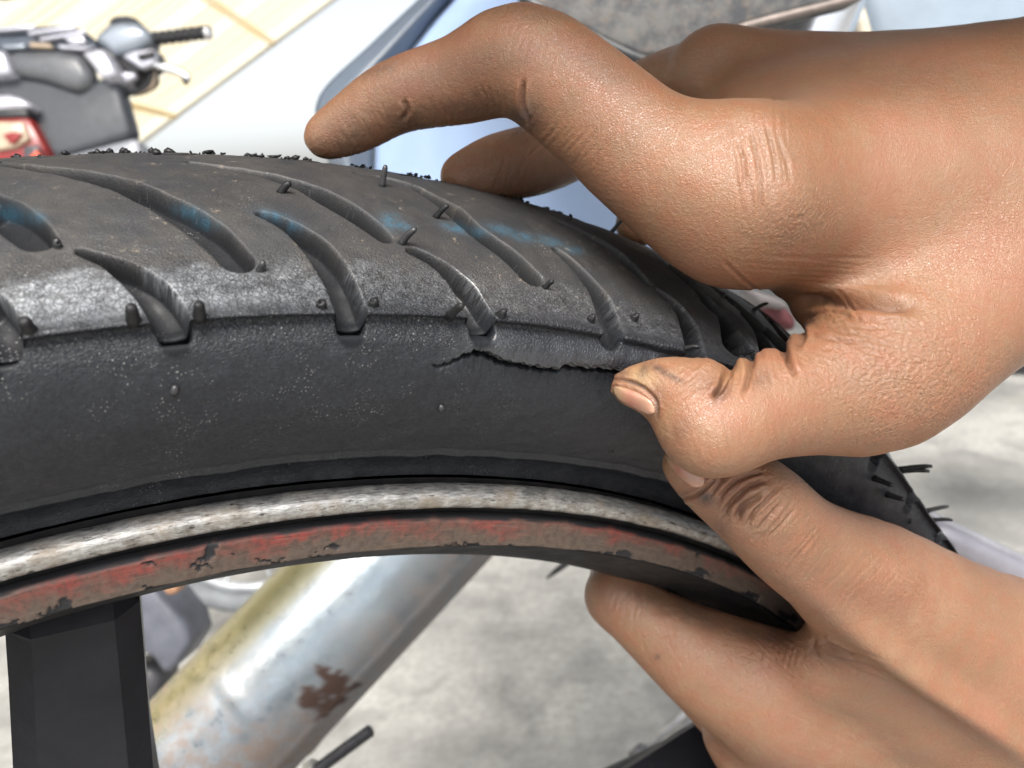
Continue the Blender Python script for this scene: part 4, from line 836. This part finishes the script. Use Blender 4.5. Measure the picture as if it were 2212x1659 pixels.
def skin(name, dark=1.0):
    m = Mat(name); co = m.coord(); base = m.noise(28, co, 5, .6); mot = m.noise(240, co, 5, .65)
    c = m.mix(m.ramp(base, [(.35, 0.0), (.65, 1.0)]), tuple(x * dark for x in (.185, .097, .051)), tuple(x * dark for x in (.252, .142, .080)))
    c = m.mix(m.ramp(mot, [(.35, .6), (.6, 0.0)]), c, tuple(x * dark for x in (.235, .092, .047)))
    c = m.mix(m.ramp(m.noise(55, co, 4, .6), [(.46, 0.0), (.66, .4)]), c, (.22 * dark, .085 * dark, .05 * dark))
    pores = m.voro(1500, co, 'F1'); c = m.mix(m.ramp(pores, [(.12, .55), (.3, 0.0)]), c, tuple(x * dark for x in (.19, .077, .042)))
    c = m.mix(m.math('MULTIPLY', m.attr('callus'), .8), c, (.34, .24, .10))
    g = m.math('MULTIPLY', m.attr('grime_shade'), m.ramp(m.noise(520, co, 6, .75), [(.24, .25), (.52, 1.0)]), True)
    c = m.mix(g, c, (.045, .030, .024))
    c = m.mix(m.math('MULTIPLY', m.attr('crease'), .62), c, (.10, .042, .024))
    # fine lines: net of tiny furrows, stretched across the limb
    st = m.coord((1.0, .5, 1.5), (.3, .5, .2)); wst = m.mix(.0008, st, m.noise(700, co, 3, .6, 1), 'ADD'); net = m.ramp(m.voro(1500, wst, 'DISTANCE_TO_EDGE'), [(0.0, 0.0), (.12, 1.0)]); zone = m.ramp(m.noise(22, co, 3), [(.40, .25), (.62, .75)])
    net2 = m.ramp(m.voro(2300, co, 'DISTANCE_TO_EDGE'), [(0.0, 0.0), (.2, 1.0)])
    n1 = m.bump(net, .00008, zone); n2 = m.bump(net2, .00006, .6, n1); n3 = m.bump(m.noise(140, co, 4), .0006, .25, n2)
    ru = m.ramp(m.noise(60, co, 4), [(.3, .27), (.7, .43)]); ru = m.mix(m.attr('crease'), ru, (.6, .6, .6))
    
    return m.out(c, ru, n3, 0.0, **{'Subsurface Weight': .18, 'Subsurface Radius': (1.0, .35, .18), 'Subsurface Scale': .0035, 'Specular IOR Level': .5})
def nailm():
    m = Mat('fingernail'); l = m.attr('lengthwise'); n = m.noise(300, detail=4)
    c = m.ramp(l, [(0.0, (.22, .15, .09)), (.16, (.28, .18, .11)), (.45, (.29, .125, .085)), (.8, (.34, .19, .13)), (1.0, (.40, .22, .15))])
    c = m.mix(m.ramp(n, [(.55, 0.0), (.75, .5)]), c, (.20, .12, .08))
    return m.out(c, .24, m.bump(n, .0002, .3), 0.0, **{'Subsurface Weight': .12, 'Subsurface Radius': (1, .4, .25), 'Subsurface Scale': .002})
M_SKIN = skin('skin_brown'); M_NAIL = nailm()
upper = [
 ([(704, 296, .163, 50), (770, 262, .162, 66), (858, 208, .159, 76), (1000, 172, .155, 92), (1128, 132, .149, 116), (1270, 228, .145, 124), (1420, 354, .142, 138), (1590, 430, .141, 166)], .004),
 ([(1600, 425, .142, 164), (1760, 425, .152, 204), (2000, 420, .160, 235), (2300, 400, .170, 260)], .010),
 ([(1640, 275, .172, 110), (1850, 290, .172, 165), (2300, 320, .178, 240)], .018),
 ([(1548, 152, .186, 90), (1750, 180, .186, 98), (2000, 215, .186, 115), (2300, 240, .19, 160)], .016),
 ([(1610, 190, .204, 78), (1800, 220, .203, 90), (2250, 260, .205, 140)], .014),
 ([(1680, 240, .221, 66), (1900, 280, .218, 90), (2280, 320, .215, 130)], .014),
 ([(1352, 836, .1345, 42), (1425, 838, .1335, 66), (1490, 868, .132, 92), (1536, 928, .1295, 106), (1640, 886, .133, 109), (1760, 858, .138, 124), (1900, 806, .143, 168), (2060, 672, .150, 172), (2300, 470, .160, 215)], .006),
 ([(1800, 640, .158, 70), (1920, 590, .156, 130), (2100, 520, .158, 185)], .012),
 ([(1740, 420, .200, 120), (1950, 450, .195, 150), (2250, 430, .190, 170)], .014),
 ([(1545, 160, .187, 82), (1420, 200, .212, 78), (1330, 250, .216, 74), (1200, 330, .195, 74), (1080, 362, .184, 72), (1000, 382, .180, 52)], .004),
 ([(1605, 200, .204, 70), (1480, 280, .236, 64), (1440, 340, .237, 60), (1430, 430, .222, 56), (1378, 484, .206, 50)], .004),
 ([(1680, 245, .221, 60), (1590, 340, .250, 52), (1560, 400, .250, 50), (1540, 470, .238, 46), (1530, 520, .225, 42)], .004),
 ([(2280, 300, .19, 190), (2600, 250, .205, 215), (2850, 190, .22, 225)], .014),
 ([(2280, 440, .165, 222), (2600, 320, .185, 235), (2850, 250, .205, 240)], .014)]
lower = [
 ([(1468, 1002, .150, 44), (1535, 1040, .149, 72), (1620, 1078, .149, 102), (1715, 1166, .157, 108), (1800, 1220, .166, 122), (1880, 1275, .175, 150), (2060, 1400, .190, 190), (2300, 1540, .205, 250)], .006),
 ([(1333, 1288, .212, 64), (1430, 1365, .207, 84), (1560, 1448, .203, 118), (1690, 1505, .202, 135), (1900, 1580, .213, 165), (2300, 1740, .228, 240)], .010),
 ([(1640, 1530, .213, 105), (1620, 1610, .226, 85), (1900, 1720, .233, 160), (2300, 1830, .238, 220)], .012),
 ([(1660, 1680, .24, 85), (1950, 1800, .235, 140), (2300, 1900, .235, 180)], .012),
 ([(1780, 1440, .186, 60), (1880, 1430, .188, 100), (2050, 1500, .195, 160)], .012),
 ([(1333, 1288, .212, 62), (1345, 1215, .235, 60), (1420, 1130, .245, 56), (1500, 1090, .245, 50)], .004),
 ([(1640, 1590, .228, 84), (1520, 1480, .250, 70), (1440, 1390, .262, 64), (1440, 1290, .270, 58), (1500, 1210, .268, 52)], .004),
 ([(2290, 1560, .208, 250), (2600, 1740, .225, 265), (2850, 1890, .235, 270)], .014),
 ([(2290, 1760, .232, 220), (2600, 1900, .235, 250), (2850, 2030, .245, 255)], .014)]
exec_marks = True
# ------------------------------------------------------------------ creases, folds, grease and painted shade of the two hands
wg = np.random.default_rng(21)
def wr(cx, cy, L, ang, n, gap, dep, wd, bend=0.0, spread=0.0, jit=.25):    # a family of near-parallel skin lines
    out = []; d = np.array([math.cos(ang), math.sin(ang)]); e = np.array([-d[1], d[0]])
    for k in range(n):
        o = (k - (n - 1) / 2) * gap + wg.normal() * gap * jit; l = L * wg.uniform(.6, 1.1); sh = wg.normal() * L * .12; a2 = spread * (k - (n - 1) / 2) / max(1, n - 1) + wg.normal() * .05
        d2 = d * math.cos(a2) + e * math.sin(a2); e2 = np.array([-d2[1], d2[0]])
        out.append(([tuple(np.array([cx, cy]) + e * o + d2 * (t * l + sh) + e2 * (bend * L * (t * t - .08) + wg.normal() * gap * .10)) for t in (-.5, -.25, 0, .25, .5)], max(wd, 3.0) * wg.uniform(.85, 1.3), dep * .75 * wg.uniform(.5, 1.2)))
    return out
up_marks = [([(1130, 170), (1128, 225), (1140, 262)], 5, .8, .17), ([(868, 262), (880, 240), (872, 215)], 5, .5, .175),
 ([(1570, 808), (1558, 838), (1540, 855)], 6, 1.3), ([(1622, 770), (1618, 810), (1606, 850)], 5, .6), ([(1692, 752), (1706, 790), (1720, 810)], 6, .9), ([(1728, 700), (1735, 730), (1720, 752)], 7, 1.0),
 ([(1700, 648), (1790, 648), (1880, 655), (1990, 668)], 12, 1.3), ([(1735, 690), (1790, 672), (1850, 690)], 6, .5), ([(1745, 720), (1790, 735), (1860, 740)], 5, .4),
 ([(1620, 280), (1632, 330), (1640, 400), (1636, 470)], 4, .3), ([(1650, 270), (1668, 330), (1672, 400)], 4, .3), ([(1590, 300), (1605, 350), (1608, 420)], 4, .25), ([(1680, 300), (1694, 350), (1700, 400)], 4, .22),
 ([(1560, 895), (1570, 940), (1575, 1000)], 3, .18), ([(1560, 560), (1600, 600), (1650, 640)], 4, .25), ([(1320, 822), (1340, 820), (1372, 828), (1398, 846), (1416, 868), (1420, 904)], 4, .5)]
up_marks += wr(1640, 360, 230, 1.42, 9, 15, .13, 3.2) + wr(1700, 470, 120, .55, 5, 15, .05, 2.6)
up_marks += wr(990, 235, 75, 1.35, 15, 15, .16, 3.2) + wr(790, 285, 110, 1.15, 10, 13, .14, 3.0, .1) + wr(1220, 300, 120, 2.25, 13, 15, .13, 3.2) + wr(1150, 110, 90, 1.9, 8, 14, .10, 3)
up_marks += wr(1500, 800, 90, 2.45, 13, 6.5, .10, 1.9, .12) + wr(1420, 815, 60, .9, 5, 9, .10, 2.0) + wr(1605, 800, 70, 1.35, 5, 12, .22, 3.5) + wr(1680, 790, 80, 1.2, 5, 14, .2, 4)
up_marks += wr(1850, 710, 190, .15, 8, 12, .16, 3.4, spread=.5) + wr(1800, 690, 120, 1.0, 6, 18, .16, 3.4)
up_marks += wr(1780, 590, 300, .10, 7, 11, .09, 2.8) + wr(1640, 950, 60, 1.5, 10, 17, .10, 2.8) + wr(1800, 930, 90, 1.5, 10, 18, .10, 2.8) + wr(1540, 960, 90, 1.4, 4, 16, .08, 3) + wr(2050, 500, 260, 1.3, 8, 34, .05, 3.5) + wr(1120, 380, 80, 1.9, 8, 12, .10, 3)
up_bumps = [(1690, 440, 90, 90, 0, 1.4), (1640, 250, 70, 40, .3, .8), (1535, 785, 34, 26, 0, .9), (1600, 790, 18, 22, 0, .8), (1655, 770, 26, 26, 0, 1.0), (1712, 725, 22, 26, 0, .8), (1572, 806, 9, 26, .5, -1.6), (1624, 776, 7, 20, 0, -.9), (1690, 752, 9, 24, -.4, -1.4), (1790, 655, 110, 12, 0, -1.0), (1500, 400, 120, 60, .6, .4), (1800, 760, 90, 60, 0, .6)]
up_grime_shade = [(1000, 150, 260, 50, -.25, .36), (1280, 130, 170, 46, .55, .38), (1000, 225, 170, 40, -.1, .40), (1600, 150, 170, 60, .2, .30), (1950, 170, 260, 60, 0, .28), (740, 290, 110, 70, -.4, .38), (1100, 390, 150, 40, -.1, .4), (1329, 850, 12, 26, 0, .6), (1370, 828, 44, 5, .35, .8), (1418, 885, 7, 24, 0, .7), (1130, 255, 45, 40, 0, .9), (1010, 235, 110, 35, 0, .55), (880, 260, 60, 40, .5, .55), (760, 300, 80, 40, -.4, .5), (700, 310, 50, 30, 0, .45), (820, 150, 60, 24, -.3, .5), (1150, 30, 90, 30, .2, .35),  # soft finger-top and hand-back entries paint in shade, the rest is grime
 (1425, 798, 26, 9, .5, .95), (1455, 815, 30, 7, .5, .7), (1390, 800, 12, 22, .3, .7), (1345, 808, 16, 10, 0, .6), (1555, 848, 16, 26, .6, .7), (1640, 815, 30, 24, 0, .4), (1700, 735, 26, 26, 0, .5), (1470, 930, 26, 40, .4, .3), (1420, 860, 14, 30, 0, .4), (1530, 830, 40, 30, 0, .3), (1320, 470, 30, 60, 0, .2)]
up_tones = [(1385, 812, 34, 22, .4, .55), (1600, 800, 40, 25, 0, .2)]
up_nails = [('thumb_nail', (1322, 826), (1326, 858), (1416, 906), (1412, 862), .55)]
lo_marks = [([(1548, 1085), (1575, 1050), (1610, 1030), (1650, 1020)], 4, .5), ([(1560, 1110), (1585, 1080), (1620, 1050), (1660, 1038)], 5, .9), ([(1590, 1130), (1600, 1100), (1625, 1080), (1650, 1068)], 6, 1.0), ([(1612, 1140), (1630, 1105), (1660, 1075), (1690, 1045)], 4, .7), ([(1635, 1150), (1660, 1115), (1690, 1085)], 4, .4), ([(1535, 1070), (1560, 1030), (1590, 1015)], 4, .4), ([(1655, 1165), (1690, 1130), (1715, 1100)], 4, .25),
 ([(1772, 1386), (1800, 1402), (1850, 1420)], 6, 1.2), ([(1790, 1420), (1850, 1440), (1900, 1450)], 5, .4), ([(1760, 1375), (1755, 1400), (1770, 1420)], 5, .4), ([(1462, 1080), (1500, 1072), (1538, 1042), (1545, 1030)], 4, .5)]
lo_marks += wr(1612, 1092, 150, -.85, 12, 13, .18, 3.2, -.15) + wr(1700, 1160, 150, -.85, 9, 14, .10, 3.0) + wr(1800, 1230, 190, -.9, 10, 17, .07, 3.2) + wr(1850, 1420, 150, .45, 7, 11, .16, 3.2, spread=.3) + wr(1950, 1240, 110, .6, 6, 14, .07, 2.8) + wr(1940, 1250, 110, 2.1, 6, 14, .07, 2.8)
lo_marks += wr(1690, 1405, 110, .5, 6, 12, .12, 3) + wr(1680, 1410, 70, 1.9, 9, 13, .12, 3) + wr(1480, 1420, 150, 1.2, 10, 22, .06, 3.4) + wr(1350, 1300, 70, 1.9, 7, 12, .12, 3) + wr(1800, 1540, 260, .4, 8, 24, .05, 3.5) + wr(2080, 1300, 200, .5, 8, 22, .05, 3.5)
lo_bumps = [(1938, 1240, 70, 60, .6, 1.8), (2010, 1478, 270, 32, .62, 4.2), (2000, 1560, 240, 60, .62, -2.0), (1690, 1400, 90, 40, .3, .8), (1640, 1070, 60, 40, .7, .5)]
lo_grime = [(1524, 1076, 22, 15, .4, 1.0), (1604, 1100, 16, 26, .5, .7), (1560, 1140, 26, 18, .8, .5), (1460, 1076, 40, 8, -.4, .6), (1620, 1080, 70, 60, .6, .30), (1300, 1270, 50, 70, 0, .3), (1700, 1330, 60, 16, .8, .3), (1522, 1078, 18, 14, .5, 1.0), (1600, 1085, 34, 24, .6, .45), (1570, 1110, 30, 30, 0, .4), (1500, 1330, 120, 26, .35, .8), (1400, 1290, 90, 24, .4, .6), (1600, 1365, 110, 20, .3, .6), (1420, 1420, 7, 7, 0, .8), (1790, 1420, 60, 22, .3, .4)]
lo_nails = [('thumb_nail', (1428, 986), (1452, 958), (1534, 1034), (1500, 1064), .5)]
right_hand, bvR = build_hand('hand', upper, 0, up_marks, up_bumps, up_grime_shade, up_nails, 'upper hand with bent index finger and thumb pressed into the tyre split', M_SKIN, M_NAIL, tones=up_tones, nets=[(1960, 800, 170, 130, 3.2), (1800, 720, 90, 60, 2.0), (1700, 470, 80, 80, 2.0), (1500, 800, 60, 40, .8)])
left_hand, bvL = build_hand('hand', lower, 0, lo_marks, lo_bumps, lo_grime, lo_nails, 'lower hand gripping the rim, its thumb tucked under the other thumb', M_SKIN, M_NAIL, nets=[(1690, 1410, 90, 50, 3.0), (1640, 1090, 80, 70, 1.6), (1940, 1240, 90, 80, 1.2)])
